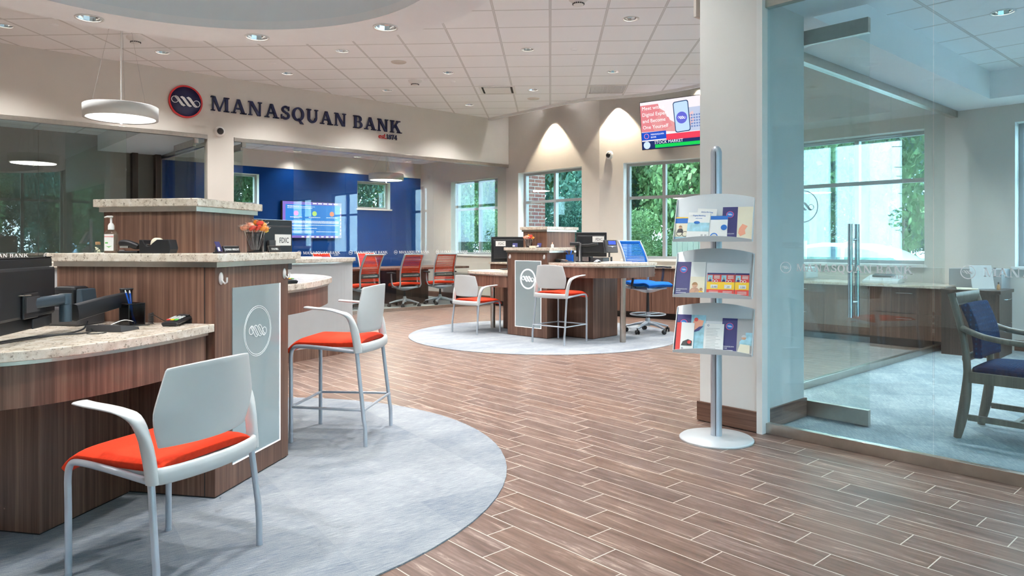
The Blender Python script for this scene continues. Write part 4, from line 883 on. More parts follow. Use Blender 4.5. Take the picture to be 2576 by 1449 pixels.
# conference table
t = thing('conference_table', 'long walnut conference table behind the glass', 'table', (7.9, 12.45, 0))
MB().prism(curve2([(-1.7, -.5), (0, -.58), (1.6, -.5)], 8)+curve2([(1.6, .5), (0, .58), (-1.7, .5)], 8), .70, .74).build('tabletop', 'darkwood' if 0 else 'wood', t, bev=.004)
MB().box(-1.25, -.28, 0, -.45, .28, .70).build('table_base', 'darkwood', t); MB().box(-.15, -.38, 0, .62, .30, .70).build('table_base', 'darkwood', t)

# ================= curved half wall =================
t = thing('half_wall', 'curved grey half wall with stone cap and walnut base, behind the nearest stool', 'counter')
F_ = curve2([(.2, 6.95), (1.6, 6.88), (2.6, 6.87), (3.17, 6.92), (3.55, 7.02), (3.92, 7.15), (4.13, 7.36), (4.18, 7.55)], 6); Bk = curve2([(4.05, 7.85), (3.6, 7.75), (3.0, 7.68), (1.6, 7.62), (.2, 7.65)], 5)
P = F_+Bk
MB().prism(P, .12, 1.01).build('wall_body', 'greywall', t); MB().prism(inset(P, -.012), 0, .12).build('wood_base', 'wood', t)
MB().prism(inset(P, -.035), 1.015, 1.055).build('stone_cap', 'stone', t, bev=.004); MB().prism(inset(P, -.01), 1.0, 1.015).build('metal_reveal', 'steel', t)
o = MB().box(-.15, -.1, 0, .15, .1, .014).build('document', 'paper', loc=(3.55, 7.35, 1.056), rz=.5); tag(o, 'white papers lying on the curved half wall', 'paper')

# ================= cabinets =================
def cabinet(name, label, loc, rz, w_, d, h, kind, wood_='wood', kick=.1, grp='walnut base cabinets'):
    t = thing(name, label, 'cabinet', loc, rz, grp); z1 = h
    MB().box(0, .02, kick, w_, d, z1).build('cabinet_body', wood_, t); 
    if kick: MB().box(.0, .08, 0, w_, d, kick).build('kick_base', 'black', t)
    def hd(o, x0, x1, z, v=False):
        m_ = MB()
        if v: m_.lathe([(0, 0), (.011, 0), (.012, -.012), (0, -.02)], (0, 0, 0), 14, T=R4(0, (x0, -.002, z), -PI/2))
        else: m_.tube([(x0, -.0, z), (x0, -.028, z), (x0+.012, -.032, z), (x1-.012, -.032, z), (x1, -.028, z), (x1, 0, z)], .005, 8)
        m_.build('knob' if v else 'handle', 'chrome', o)
    g = .003
    if kind == 'door2':
        for s in (0, 1):
            a, b = s*w_/2+g, (s+1)*w_/2-g; o = MB().box(a, 0, kick+g, b, .019, z1-g).build('door', wood_, t); hd(o, b-.06 if s == 0 else a+.06, 0, z1-.08, True)
    elif kind == 'door': o = MB().box(g, 0, kick+g, w_-g, .019, z1-g).build('door', wood_, t); hd(o, w_-.06, 0, z1-.08, True)
    else:
        zs = {'drawer2': [kick, (kick+z1)/2, z1], 'drawer3': [kick, kick+(z1-kick)*.42, kick+(z1-kick)*.76, z1]}[kind]
        for a, b in zip(zs, zs[1:]): o = MB().box(g, 0, a+g, w_-g, .019, b-g).build('drawer', wood_, t); hd(o, w_/2-.09 if w_ < .9 else w_*.5-.12, w_/2+.09 if w_ < .9 else w_*.5+.12, b-.065)
    return t
# under the right window (seen through the side glass); the fronts face the lobby
z_ = .70; v = 5.15
for w_, k, q in ((.46, 'door', 'leftmost'), (.60, 'drawer2', 'second from left'), (.56, 'door', 'third from left'), (.80, 'drawer2', 'rightmost')):
    cabinet('base_cabinet', 'walnut %s cabinet under the right window, %s' % ('door' if k == 'door' else 'two-drawer', q), (9.0, v, 0), -PI/2, w_, .60, z_, k); v -= w_
tag(MB().box(8.965, 2.69, z_+.001, 9.62, 5.2, z_+.036).build('worktop', 'stone', bev=.003), 'pale stone worktop on the cabinets under the right window', 'worktop', 'stone worktops')
# along the lobby windows behind the far station
for k in range(4):
    cabinet('base_cabinet', 'walnut cabinet with doors under the lobby window behind the farther station, number %d from the glass wall' % (k+1) if 0 else 'walnut cabinet under the left lobby window, %s' % ('nearest the glass wall', 'second from the glass wall', 'third from the glass wall', 'last before the corner')[k], (9.08, 10.75-.56*k, 0), -PI/2, .56, .56, .82, 'drawer3' if k == 1 else 'door')
tag(MB().prism([(9.05, 8.36), (9.05, 10.76), (9.64, 10.76), (9.64, 8.42)], .821, .858).build('worktop', 'stone', bev=.003), 'pale stone worktop under the left lobby window', 'worktop', 'stone worktops')
ang = math.atan2(-2.56, .59); ux, uy = math.cos(ang), math.sin(ang); nx, ny = uy, -ux   # along the angled wall, and into the room
q0 = (9.66+nx*.60, 8.42+ny*.60)
for k, kk in enumerate(('door2', 'door2', 'door2')):
    s0 = .1+.78*k
    cabinet('base_cabinet', 'walnut two-door cabinet under the window behind the blue chair, %s' % ('left', 'middle', 'right, by the brochure stand')[k], (q0[0]+ux*s0, q0[1]+uy*s0, 0), ang, .78, .56, .82, kk)
T = R4(ang, (q0[0], q0[1], 0)); tag(MB().box(.05, -.03, .821, 2.5, .585, .858, T).build('worktop', 'stone', bev=.003), 'pale stone worktop under the window behind the blue chair', 'worktop', 'stone worktops')
# dark file cabinet in the right office: side toward the viewer, drawers on its right end
t = cabinet('file_cabinet', 'dark walnut two-drawer file cabinet in the right office', (8.80, 2.14, 0), 0, .58, .54, .68, 'drawer2', 'darkwood', 0, 'file cabinets'); t.rotation_euler = (0, 0, math.radians(2))
MB().box(-.015, -.015, .681, .595, .55, .715).build('cabinet_top', 'darkwood', t)
# low cabinet beside the conference room / window strip
# ================= wood guest chairs in the office =================
def mat_pattern():
    m, t, o = newmat('blue_diamond_weave'); tc = sn(t, 'TexCoord'); mp = sn(t, 'Mapping'); mp.inputs['Rotation'].default_value = (0, 0, PI/4); mp.inputs['Scale'].default_value = (1, 1, .707); t.links.new(tc.outputs['Object'], mp.inputs[0])
    c = sn(t, 'TexVoronoi'); c.inputs['Scale'].default_value = 48; c.inputs['Randomness'].default_value = .12; t.links.new(mp.outputs[0], c.inputs['Vector'])
    bsdf(t, o, ramp(t, c.outputs['Distance'], [(.15, (.006, .085, .22)), (.32, (.004, .028, .095)), (.6, (.004, .022, .075))]), .9, spec=.15); return m
M['weave'] = mat_pattern()
def wood_chair(label, loc, rz):
    t = thing('upholstered_armchair', label, 'armchair', loc, rz, 'blue upholstered armchairs')
    for s in (-1, 1):
        P = smooth_pts([(s*.245, -.30, 0), (s*.245, -.262, .2), (s*.245, -.245, .42), (s*.245, -.27, .65), (s*.24, -.335, .90)], 4)
        sweep(MB(), P, (1, 0, 0), .036, [.040+.018*math.sin(PI*min(1, i/8)) for i in range(len(P))], 8, p=6).build('leg', 'oak', t)
        sweep(MB(), [(s*.25, .25, 0), (s*.25, .25, .42), (s*.262, .245, .60)], (1, 0, 0), .036, [.034, .045, .04], 8, p=6).build('leg', 'oak', t)
        A = smooth_pts([(s*.262, -.27, .69), (s*.275, -.15, .645), (s*.29, .02, .625), (s*.288, .18, .625), (s*.27, .27, .635)], 4)
        sweep(MB(), A, (1, 0, 0), .048, .032, 10, p=5).build('armrest', 'oak', t)
        MB().box(s*.235, -.24, .12, s*.258, .24, .155).build('stretcher', 'oak', t)
        MB().box(s*.232, -.25, .355, s*.262, .26, .42).build('seat_rail', 'oak', t)
    MB().box(-.24, .235, .355, .24, .262, .42).build('seat_rail', 'oak', t); MB().box(-.24, -.255, .355, .24, -.23, .42).build('seat_rail', 'oak', t)
    MB().box(-.235, -.01, .13, .235, .015, .15).build('stretcher', 'oak', t)
    sweep(MB(), [(-.24, -.323, .862), (.24, -.323, .862)], (0, .25, 1), .085, .026, 8, p=6).build('crest_rail', 'oak', t)
    sweep(MB(), [(-.24, -.263, .50), (.24, -.263, .50)], (0, .1, 1), .05, .024, 8, p=6).build('lower_rail', 'oak', t)
    def bk(u, v): x = (2*u-1)*.212; return (x, -.225-.075*v-.012*math.sin(PI*u)-.0+.022*math.sin(PI*v), .50+.325*v)
    MB().grid(lambda u, v: (lambda p: (p[0], p[1]+.002, p[2]))(bk(u, v)), 12, 12, .05).build('back_cushion', 'weave', t, bev=.012)
    def se(u, v): return ((2*u-1)*.235, -.225+.50*v, .452+.028*math.sin(PI*u)**.4*math.sin(PI*v)**.4)
    MB().grid(se, 14, 14, .055).build('seat_cushion', 'weave', t, bev=.015)
    return t
w0 = wood_chair('wooden armchair with blue patterned back and seat in the right office', (5.29, 1.15, 0), PI)
dup(w0, (6.35, .72, 0), PI-.25, 'second blue patterned armchair, its seat just visible at the right picture edge', 'blue upholstered armchairs')

# ================= things on the stations =================
def txt(mb, s, size, T, ext=.0004, align='CENTER', sx=1.):
    vs, fs = text(s, size, ext, align, sx); mb.add(vs, fs, T=T); return mb
M['clearliq'] = glass('clear_green_gel', (.95, .995, .96), .06); M['green'] = plain('green_print', (.10, .45, .08), .5); M['redprint'] = plain('red_print', (.75, .06, .05), .5)
M['navyprint'] = plain('navy_print', (.035, .035, .16), .45); M['pinkprint'] = plain('pink_ring_print', (.85, .10, .25), .5); M['blueprint'] = plain('bright_blue_print', (.01, .16, .55), .5)
M['skyprint'] = plain('sky_blue_print', (.35, .62, .72), .5, var=.2, s=30); M['yellow'] = plain('yellow_print', (.90, .58, .03), .5); M['cream'] = plain('cream_print', (.80, .74, .58), .6); M['skin'] = plain('tan_print', (.62, .36, .24), .6, var=.25, s=40)
M['cork'] = plain('cork', (.42, .24, .12), .9, var=.3, s=60); M['candyo'] = plain('orange_candy', (.90, .30, .04), .2, coat=.5); M['candyr'] = plain('red_candy', (.75, .07, .04), .2, coat=.5); M['candyy'] = plain('yellow_candy', (.95, .62, .08), .2, coat=.5); M['candyp'] = plain('peach_candy', (.93, .42, .28), .25, coat=.5)
M['pen'] = plain('blue_pen_plastic', (.005, .10, .55), .25, coat=.4); M['mesh'] = glass('smoked_wire_mesh', (.50, .49, .50), .02); M['wrap'] = glass('clear_wrapper', (.96, .90, .86), .30)
# sanitizer bottle
S0 = 'on the stone ledge of the nearest tower'
x, y, _ = loc_of(0, .05, .605); t = thing('sanitizer_bottle', 'clear pump bottle of sanitizer '+S0, 'bottle', (x, y, 1.165), NR-PI/2+.25)
MB().lathe([(.030, 0), (.0325, .004), (.033, .09), (.030, .104), (.014, .114), (.013, .12)], n=36, sx=1, sy=.62).build('bottle_body', 'clearliq', t)
MB().box(-.022, -.0222, .012, .022, -.0205, .094).build('bottle_label', 'paper', t); lb = kids(t)[-1]
q = MB(); q.box(-.018, -.0232, .048, -.004, -.0224, .054); q.add([(-.014, -.0232, .036), (0, -.0232, .028), (.016, -.0232, .037), (0, -.0232, .033)], [(0, 1, 2, 3)]); q.build('leaf_print', 'green', lb)
q = MB(); txt(q, 'ADVANCED', .008, R4(0, (0, -.0228, .079))); q.build('label_lettering', 'redprint', lb) if 0 else q.build('label_lettering', 'redprint', lb)
MB().lathe([(.0145, .116), (.0145, .136), (.010, .146), (.005, .150), (.0048, .176), (.009, .178), (.009, .184), (0, .186)], n=20).tube([(0, 0, .180), (-.018, 0, .181), (-.032, 0, .177)], [.0055, .0045, .003], 8).build('pump_head', 'white', t)
# little corked jar
x, y, _ = loc_of(0, .05, .68); t = thing('corked_jar', 'tiny glass jar with cork and beads left of the pump bottle', 'jar', (x, y, 1.165), 0)
MB().lathe([(.013, 0), (.016, .004), (.016, .030), (.010, .040), (.010, .046)], n=20).build('jar_body', 'glassS', t); MB().lathe([(.011, .042), (.012, .056), (.0, .057)], n=16).build('cork', 'cork', t)
q = MB(); [q.ball((random.uniform(-.009, .009), random.uniform(-.009, .009), .006+.0017*i), .0035, 6) for i in range(14)]; q.build('beads', 'cream', t)
# stapler
x, y, _ = loc_of(0, .05, .50); t = thing('stapler', 'black and chrome stapler beside the tape dispenser '+S0, 'stapler', (x, y, 1.165), NR-PI/2)
sweep(MB(), [(-.055, 0, .006), (.055, 0, .006)], (0, 1, 0), .036, .012).build('stapler_base', 'black', t)
sweep(MB(), smooth_pts([(-.052, 0, .046), (-.03, 0, .050), (0, 0, .046), (.05, 0, .030)], 3), (0, 1, 0), [.026]*10, [.024]+[.034]*8+[.022]).build('stapler_arm', 'black', t)
MB().box(-.046, -.012, .026, .0, .012, .036).box(-.05, -.011, .012, -.02, .011, .017).build('stapler_channel', 'chrome', t)
# tape dispenser: wave outline extruded
x, y, _ = loc_of(0, .055, .343); t = thing('tape_dispenser', 'large black tape dispenser with cream tape roll '+S0, 'tape dispenser', (x, y, 1.165), NR-PI/2)
O = [(-.085, 0), (.078, 0), (.086, .02), (.086, .03), (.076, .067), (.012, .067), (-.012, .05), (-.028, .035), (-.045, .034), (-.060, .052), (-.066, .066), (-.086, .066)]
q = MB(); q.prism(O, -.03, .03, T=R4(rx=PI/2)); q.build('dispenser_body', 'black', t, bev=.003)
MB().lathe([(.012, -.012), (.030, -.012), (.030, .012), (.012, .012)], n=28, T=R4(0, (-.006, 0, .046), PI/2)).build('tape_roll', 'cream', t); MB().box(-.068, -.02, .040, -.048, .02, .044).build('cutter_blade', 'chrome', t)
def card_stand(S, x, y, rz, z, who, wide=.085):
    X, Y, _ = loc_of(S, x, y); t = thing('card_holder', 'small card holder with navy card, '+who, 'card holder', (X, Y, z), rz, 'card holders')
    MB().prism([(-.03, 0), (.03, 0), (.0, .045)], -.004, .0, T=R4(0, (0, .012, 0), PI/2)).box(-.035, -.02, 0, .035, .02, .006).build('holder_base', 'black', t)
    c = MB().box(-.032, -.002, 0, .036, .002, .052, R4(0, (0, -.005, .008), -.35)).build('business_card', 'navyprint', t)
    MB().box(-.030, -.0026, .003, .0, -.0022, .022, R4(0, (0, -.005, .008), -.35)).build('card_back', 'paper', c); return t
def nameplate(S, x, y, rz, z, who, s_):
    X, Y, _ = loc_of(S, x, y); t = thing('name_plate', 'black desk name plate with white lettering, '+who, 'name plate', (X, Y, z), rz, 'desk name plates')
    MB().prism([(-.022, 0), (.022, 0), (.0, .034)], -.068, .068, T=R4(PI/2, rx=PI/2)).build('plate_body', 'silver', t) if 0 else MB().box(-.068, -.004, 0, .068, .004, .036, R4(0, (0, 0, .0), -.3)).build('plate_body', 'black', t, bev=.001)
    txt(MB(), s_, .0155, R4(0, (0, 0, 0), -.3) @ Matrix.Translation((0, -.0045, .012))).build('plate_lettering', 'letter', t)
    q = MB(); T = R4(0, (0, 0, 0), -.3); q.box(-.068, -.0052, .033, .068, -.0042, .036, T).box(-.068, -.0052, 0, -.065, -.0042, .036, T); q.build('plate_edge', 'chrome', t)
    return t
card_stand(0, .125, .06, NR+.3, 1.165, 'near the left corner of the nearest ledge'); nameplate(0, .235, .06, NR, 1.165, 'between card holder and lollipops', 'DONNA WRIGHT')
nameplate(0, .635, .05, NR, 1.165, 'right of the lollipop cup on the nearest tower', 'COLE BELL')
def lollies(S, x, y, z, who, sc=1.):
    X, Y, _ = loc_of(S, x, y); t = thing('lollipop_cup', 'black wire cup full of wrapped orange and peach lollipops, '+who, 'cup of lollipops', (X, Y, z), .4, 'lollipop cups')
    MB().lathe([(.038, .0), (.042, .002), (.046, .105)], n=28, cap=False).lathe([(.038, .0), (0, .0005)], n=28, cap=False).build('cup_wall', 'mesh', t)
    MB().tube([(.046*math.cos(2*PI*k/28), .046*math.sin(2*PI*k/28), .105) for k in range(29)], .003, 6).tube([(.040*math.cos(2*PI*k/28), .040*math.sin(2*PI*k/28), .003) for k in range(29)], .003, 6).build('cup_rim', 'black', t)
    r = random.Random(3)
    for k in range(17):
        a = k*2.4; rr = .012+.052*math.sqrt(k/17); h = .165-.9*rr+r.uniform(-.008, .012)
        p = Vector((rr*math.cos(a), rr*math.sin(a), h+.0)); st_ = MB().tube([(p.x*.35, p.y*.35, .015), tuple(p)], .0019, 6)
        o = st_.build('lollipop', 'white', t); MB().lathe([(0, -.011), (.015, -.009), (.021, 0), (.015, .009), (0, .011)], (0, 0, 0), 14, T=R4(a, tuple(p+Vector((0, 0, .008))), .5)).build('candy', ('candyo', 'candyp', 'candyr', 'candyy', 'candyp')[k % 5], o)
        q = MB(); n = 9; d = p.normalized()
        for j in range(n):
            b = 2*PI*j/n; e = Vector((math.cos(b), math.sin(b), .2+.3*r.random()))*(.026+.012*r.random()); e2 = Vector((math.cos(b+.7), math.sin(b+.7), .1+.3*r.random()))*(.018+.008*r.random()); q.add([p, p+e+d*.012, p+e2+d*.012], [(0, 1, 2)])
        q.build('wrapper', 'wrap', o)
    return t
lollies(0, .425, .045, 1.165, 'on the nearest tower'); lollies(1, .30, .09, 1.165, 'on the tower farther back')
card_stand(1, .50, .06, FR, 1.165, 'on the tower farther back'); card_stand(1, .04, .10, FR+.6, 1.165, 'at the left end of the tower farther back')
X, Y, _ = loc_of(1, .40, .06); tag(MB().box(-.05, -.02, 0, .05, .02, .022).build('business_card_box', 'cream', loc=(X, Y, 1.166), rz=FR), 'small beige card box on the tower farther back', 'box')
X, Y, _ = loc_of(1, .66, .14); t = thing('glue_bottle', 'tiny white and orange squeeze bottle on the tower farther back', 'bottle', (X, Y, 1.165)); MB().lathe([(.018, 0), (.018, .035), (.007, .045)], n=16).build('bottle_body', 'cream', t); MB().lathe([(.008, .045), (.003, .068), (0, .069)], n=12).build('bottle_cap', 'candyp', t)

def terminal(loc, rz, label):
    t = thing('card_terminal', label, 'card reader', loc, rz, 'card payment terminals')
    def f(u, v): x = (2*u-1)*(.040-.006*math.sin(v*PI)); y = -.09+.18*v; return (x, y, .022+.022*v**1.3-.008*(2*u-1)**4)
    MB().grid(f, 10, 14, .018).build('terminal_body', 'black', t, bev=.004)
    MB().box(-.036, .04, 0, .036, .085, .022).box(-.03, -.085, 0, .03, -.05, .008).build('terminal_foot', 'black', t)
    T = R4(0, (0, 0, 0), .12)
    MB().box(-.026, .035, .033, .026, .075, .036, T).build('display', 'dkgrey', t)
    for r_ in range(4):
        for c in range(3):
            z = .034; MB().box(-.026+.0185*c, -.062+.021*r_, z, -.026+.0185*c+.014, -.062+.021*r_+.014, z+.004, T).build('key', ('redprint', 'yellow', 'green')[c] if r_ == 0 else 'plastic', t)
    return t
x, y, _ = loc_of(0, -.055, .15); terminal((x, y, .833), NR+PI/2+.15+PI, 'black card terminal with coloured keys on the nearest desk')
x, y, _ = loc_of(0, .90, .14); terminal((x, y, .975), NR-.5, 'black card terminal on the taller nearest desk, mostly hidden by the tower')
x, y, _ = loc_of(1, .78, .20); terminal((x, y, .975), FR+PI/2+.2, 'black card terminal on the taller desk farther back')
def pencup(loc, label, n=2, mat='mesh', lean=None):
    t = thing('pen_cup', label, 'pen cup', loc, .3, 'pen cups'); MB().prism([(-.038, -.038), (.038, -.038), (.038, .038), (-.038, .038)], 0, .002).build('cup_base', 'black', t)
    q = MB(); [q.box(*b) for b in ((-.038, -.038, 0, .038, -.036, .10), (-.038, .036, 0, .038, .038, .10), (-.038, -.036, 0, -.036, .036, .10), (.036, -.036, 0, .038, .036, .10))]; q.build('cup_wall', mat, t)
    q = MB(); c = [(-.038, -.038, .10), (.038, -.038, .10), (.038, .038, .10), (-.038, .038, .10), (-.038, -.038, .10)]; q.tube(c, .0022, 6); [q.tube([(a, b, 0), (a, b, .10)], .002, 6) for a, b, _ in c[:4]]; q.build('cup_rim', 'black', t)
    for k in range(n):
        d = (lean or (lambda k: (.02*math.cos(k*2), .02*math.sin(k*2))))(k); p0 = Vector((-d[0]*1.2, -d[1]*1.2, .004)); p1 = Vector((d[0]*2.2, d[1]*2.2, .152))
        o = MB().tube([p0, p1], .0042, 10).build('pen', 'pen', t); MB().tube([p1, p1+(p1-p0).normalized()*.012], [.0036, .0025], 8).build('pen_tip', 'white', o)
x, y, _ = loc_of(0, -.115, .352); pencup((x, y, .834), 'black wire pen cup with two blue pens leaning out', 2, 'mesh', lambda k: (-.016-.004*k*0, -.018+.014*k))
x, y, _ = loc_of(1, .80, .32); pencup((x, y, .976), 'pen cup with blue pens on the taller desk farther back', 5, 'pen')
# signature pad
x, y, _ = loc_of(0, -.315, .285); t = thing('signature_pad', 'flat black signature pad on the nearest desk', 'signature pad', (x, y, .833), NR+PI/2+.05)
MB().prism([(-.075, 0), (.075, 0), (.075, .028), (-.055, .012), (-.075, .008)], -.065, .065, T=R4(PI, rx=PI/2)).build('pad_body', 'dkgrey', t, bev=.003) if 0 else MB().add([(-.085, -.06, 0), (.085, -.06, 0), (.085, .06, 0), (-.085, .06, 0), (-.085, -.055, .012), (.085, -.055, .012), (.08, .06, .030), (-.08, .06, .030)], [(0, 3, 2, 1), (4, 5, 6, 7), (0, 1, 5, 4), (1, 2, 6, 5), (2, 3, 7, 6), (3, 0, 4, 7)]).build('pad_body', 'dkgrey', t, bev=.003)
MB().box(-.05, -.035, .001, .05, .03, .003, R4(0, (0, 0, .0205), .155)).build('pad_surface', 'black', t)
# cheque scanner
x, y, _ = loc_of(0, -.13, .66); t = thing('cheque_scanner', 'black curved cheque scanner against the nearest tower', 'scanner', (x, y, .833), NR-PI/2)
MB().box(-.10, -.09, 0, .115, .075, .085).build('scanner_base', 'dkgrey', t, bev=.01)
MB().prism([(-.15, .08), (.055, .08), (.05, .178), (-.05, .178), (-.10, .160), (-.15, .115)], -.05, .05, T=R4(rx=PI/2)).build('scanner_hood', 'black', t, bev=.014)
MB().prism([(.062, .08), (.10, .08), (.088, .168), (.064, .168)], -.045, .05, T=R4(rx=PI/2)).build('scanner_slot_wall', 'armblue', t, bev=.006)
# monitor seen from behind on its jointed arm
M['backpanel'] = plain('monitor_back_black', (.010, .012, .016), .45, var=.1)
def monitor(loc, rz, w_, h_, label, tag_=None, stand=False, name='computer_monitor', bez='black'):
    t = thing(name, label, 'monitor', loc, rz, 'computer monitors')   # back of the screen faces local -Y, origin at its bottom centre
    MB().box(-w_/2, -.012, 0, w_/2, .012, h_).build('screen_housing', 'backpanel', t, bev=.006); MB().box(-w_/2+.02, -.034, .05, w_/2-.02, -.010, h_-.035).build('rear_cover', 'backpanel', t, bev=.012)
    MB().box(-w_/2+.012, .0121, .015, w_/2-.012, .013, h_-.012).build('display', 'dkgrey', t)
    q = MB(); q.box(-w_/2, -.012, h_+.0005, w_/2, .012, h_+.004); q.build('bezel_edge', bez, t)
    if tag_:
        c = MB().box(tag_[0], -.0365, tag_[1], tag_[0]+.15, -.0345, tag_[1]+.075).build('notice_card', 'paper', t); txt(MB(), 'FDIC', .052, R4(0, (tag_[0]+.085, -.0368, tag_[1]+.018)), sx=.8).build('card_lettering', 'black', c)
    if stand: MB().box(-.03, -.055, -.10, .03, -.035, .2).build('stand_post', 'dkgrey', t, bev=.004); MB().box(-.12, -.12, -.112, .12, .07, -.10).build('stand_foot', 'dkgrey', t, bev=.004)
    return t
mon = monitor((.425, 3.362, .868), math.radians(58.5), .52, .285, 'black computer monitor seen from behind at the left picture edge')
MB().box(-.06, -.045, .05, .06, -.034, .15).box(.02, -.042, -.0+.005, .17, -.034, .045).build('port_panel', 'black', mon, bev=.004)
MB().box(-.055, -.052, .075, .055, -.045, .135).build('mount_plate', 'dkgrey', mon)
t = thing('monitor_arm', 'jointed black and slate monitor arm clamped to the nearest desk', 'monitor arm', (0, 0, 0))
MB().lathe([(.05, .833), (.05, .843), (.026, .848), (.026, .99), (.03, .995), (.03, 1.0), (0, 1.002)], (.895, 3.735, 0), 24).build('arm_base', 'black', t)
sweep(MB(), [(.900, 3.715, .955), (.79, 3.635, .94), (.645, 3.531, .915)], (0, 0, 1), [.062, .07, .074], [.036, .042, .042], p=5).build('spring_arm', 'backpanel', t, bev=.002)
MB().tube([(.608, 3.513, .882), (.608, 3.513, .955)], .024, 20).tube([(.608, 3.513, .956), (.608, 3.513, 1.0)], .0245, 20).build('elbow_joint', 'armblue', t)
sweep(MB(), [(.608, 3.513, .978), (.52, 3.42, .976), (.440, 3.325, .974)], (0, 0, 1), .044, .026, p=6).build('upper_link', 'armblue', t)
MB().tube([(.436, 3.320, .948), (.436, 3.320, 1.005)], .017, 16).build('wrist_joint', 'armblue', t)
sweep(MB(), [(.45, 3.33, 1.010), (.405, 3.28, 1.012)], (.6, -.8, 0), .03, .006).build('cover_tab', 'steel', t)
MB().tube([(.436, 3.320, .975), (.46, 3.38, .975)], .018, 10).build('tilt_joint', 'black', t)
t.name = 'support_arm'; adopt(t, mon)
# cables on the desk
def cable(pts, r, label, mat='black', z=.836): return tag(MB().tube(smooth_pts([(p[0], p[1], (p[2] if len(p) > 2 else z)) for p in pts], 5), r, 7).build('cable', mat), label, 'cable', 'desk cables')
cable([(.30, 3.26), (.40, 3.36), (.50, 3.43), (.60, 3.45), (.67, 3.50, .845), (.70, 3.56, .87)], .0042, 'thick black cable curving along the front of the nearest desk')
cable([(.32, 3.24), (.44, 3.34), (.56, 3.42), (.645, 3.42), (.69, 3.46), (.70, 3.50, .85)], .003, 'thin black cable beside the thick one on the nearest desk')
cable([(.72, 3.52, .85), (.68, 3.44), (.665, 3.39), (.70, 3.37), (.735, 3.385)], .0018, 'thin loop of black cable leading into the signature pad')
cable([(.74, 3.50), (.79, 3.53, .855), (.85, 3.58, .865), (.90, 3.62, .85), (.91, 3.66, .836)], .002, 'pale thin cable arching behind the signature pad', 'white')
cable([(.86, 3.58), (.92, 3.575), (.955, 3.575)], .0022, 'short black cable between pen cup and coiled cord')
co_ = [(.965+.011*math.cos(k*.9), 3.595+.009*math.sin(k*.9), .838+k*.0009) for k in range(58)]
tag(MB().tube(co_, .0019, 6).build('coiled_cord', 'black'), 'black coiled cord standing next to the card terminal', 'cable')
cable([(.97, 3.60, .885), (.99, 3.595, .87), (1.03, 3.60, .845), (1.06, 3.59, .845)], .0019, 'black cable from the coiled cord to the card terminal')
# monitors with notices
mb_ = monitor((1.935, 4.585, 1.035), NR-.25+0, .46, .335, 'black monitor with FDIC notice card behind the lollipop cup', (.04, .165), True, bez='silver')
monitor((7.05, 7.93, .944), FR+PI/2-.05-.9+.35, .52, .37, 'dark monitor with FDIC notice at the left of the tower farther back', (-.20, .235), True)
fm = monitor((6.98, 6.22, 1.045), math.radians(-75)+.32, .40, .315, 'black monitor on the taller desk farther back, turned away', (.02, .19), bez='silver')
t = thing('monitor_riser', 'black riser post under the turned monitor on the taller desk', 'monitor stand', (6.99, 6.24, .976)); MB().box(-.09, -.07, 0, .09, .07, .01).box(-.03, -.012, .01, .03, .012, .068).build('riser_post', 'black', t); adopt(t, fm)
t = thing('monitor_arm', 'black jointed monitor arms on the taller desk farther back', 'monitor arm', loc_of(1, .83, .50, .975), FR)
MB().lathe([(.06, 0), (.06, .012), (.028, .016), (.025, .25), (0, .252)], n=20).build('arm_base', 'black', t)
sweep(MB(), [(0, 0, .21), (.0, -.02, .24), (-.12, -.05, .235)], (0, 0, 1), .05, .035).build('spring_arm', 'black', t); sweep(MB(), [(0, 0, .215), (.12, .04, .22), (.24, .06, .24)], (0, 0, 1), .04, .03).build('upper_link', 'black', t); t.name = 'support_arm'; adopt(t, fm)
def on(S, x, y, z): return loc_of(S, x, y, z)
tag(MB().add([(-.08, -.05, 0), (.08, -.05, 0), (.08, .05, 0), (-.08, .05, 0), (-.08, -.05, .01), (.08, -.05, .01), (.075, .05, .022), (-.075, .05, .022)], [(0, 3, 2, 1), (4, 5, 6, 7), (0, 1, 5, 4), (1, 2, 6, 5), (2, 3, 7, 6), (3, 0, 4, 7)]).build('signature_pad', 'dkgrey', loc=on(1, .86, .20, .976), rz=FR+PI/2), 'flat black signature pad on the taller desk farther back', 'signature pad')
tag(MB().box(-.11, -.08, 0, .11, .08, .06).build('docking_scanner', 'dkgrey', bev=.012, loc=on(1, 1.02, .66, .976), rz=FR), 'dark cheque scanner on the taller desk farther back', 'scanner')
def mouse(loc, rz, label): tag(MB().grid(lambda u, v: (.030*(2*u-1)*(1-.3*v), -.05+.10*v, .004+.03*math.sin(PI*min(1, v*1.0))**.6*(1-(2*u-1)**2*.6)), 10, 12, .004).build('computer_mouse', 'silver', loc=loc, rz=rz), label, 'mouse', 'computer mice')
mouse(on(1, 1.15, .45, .980), FR, 'grey computer mouse on the taller desk farther back'); mouse(on(1, -.45, .55, .836), FR, 'computer mouse on the low desk farther back')
q = MB(); [q.box(-.17+.006*k, -.11, .003*k, .17-.003*k, .11, .003*k+.0025) for k in range(4)]; tag(q.build('paper_stack', 'paper', loc=on(1, 1.36, .56, .976), rz=FR+.15), 'stack of white papers on the taller desk farther back', 'papers')
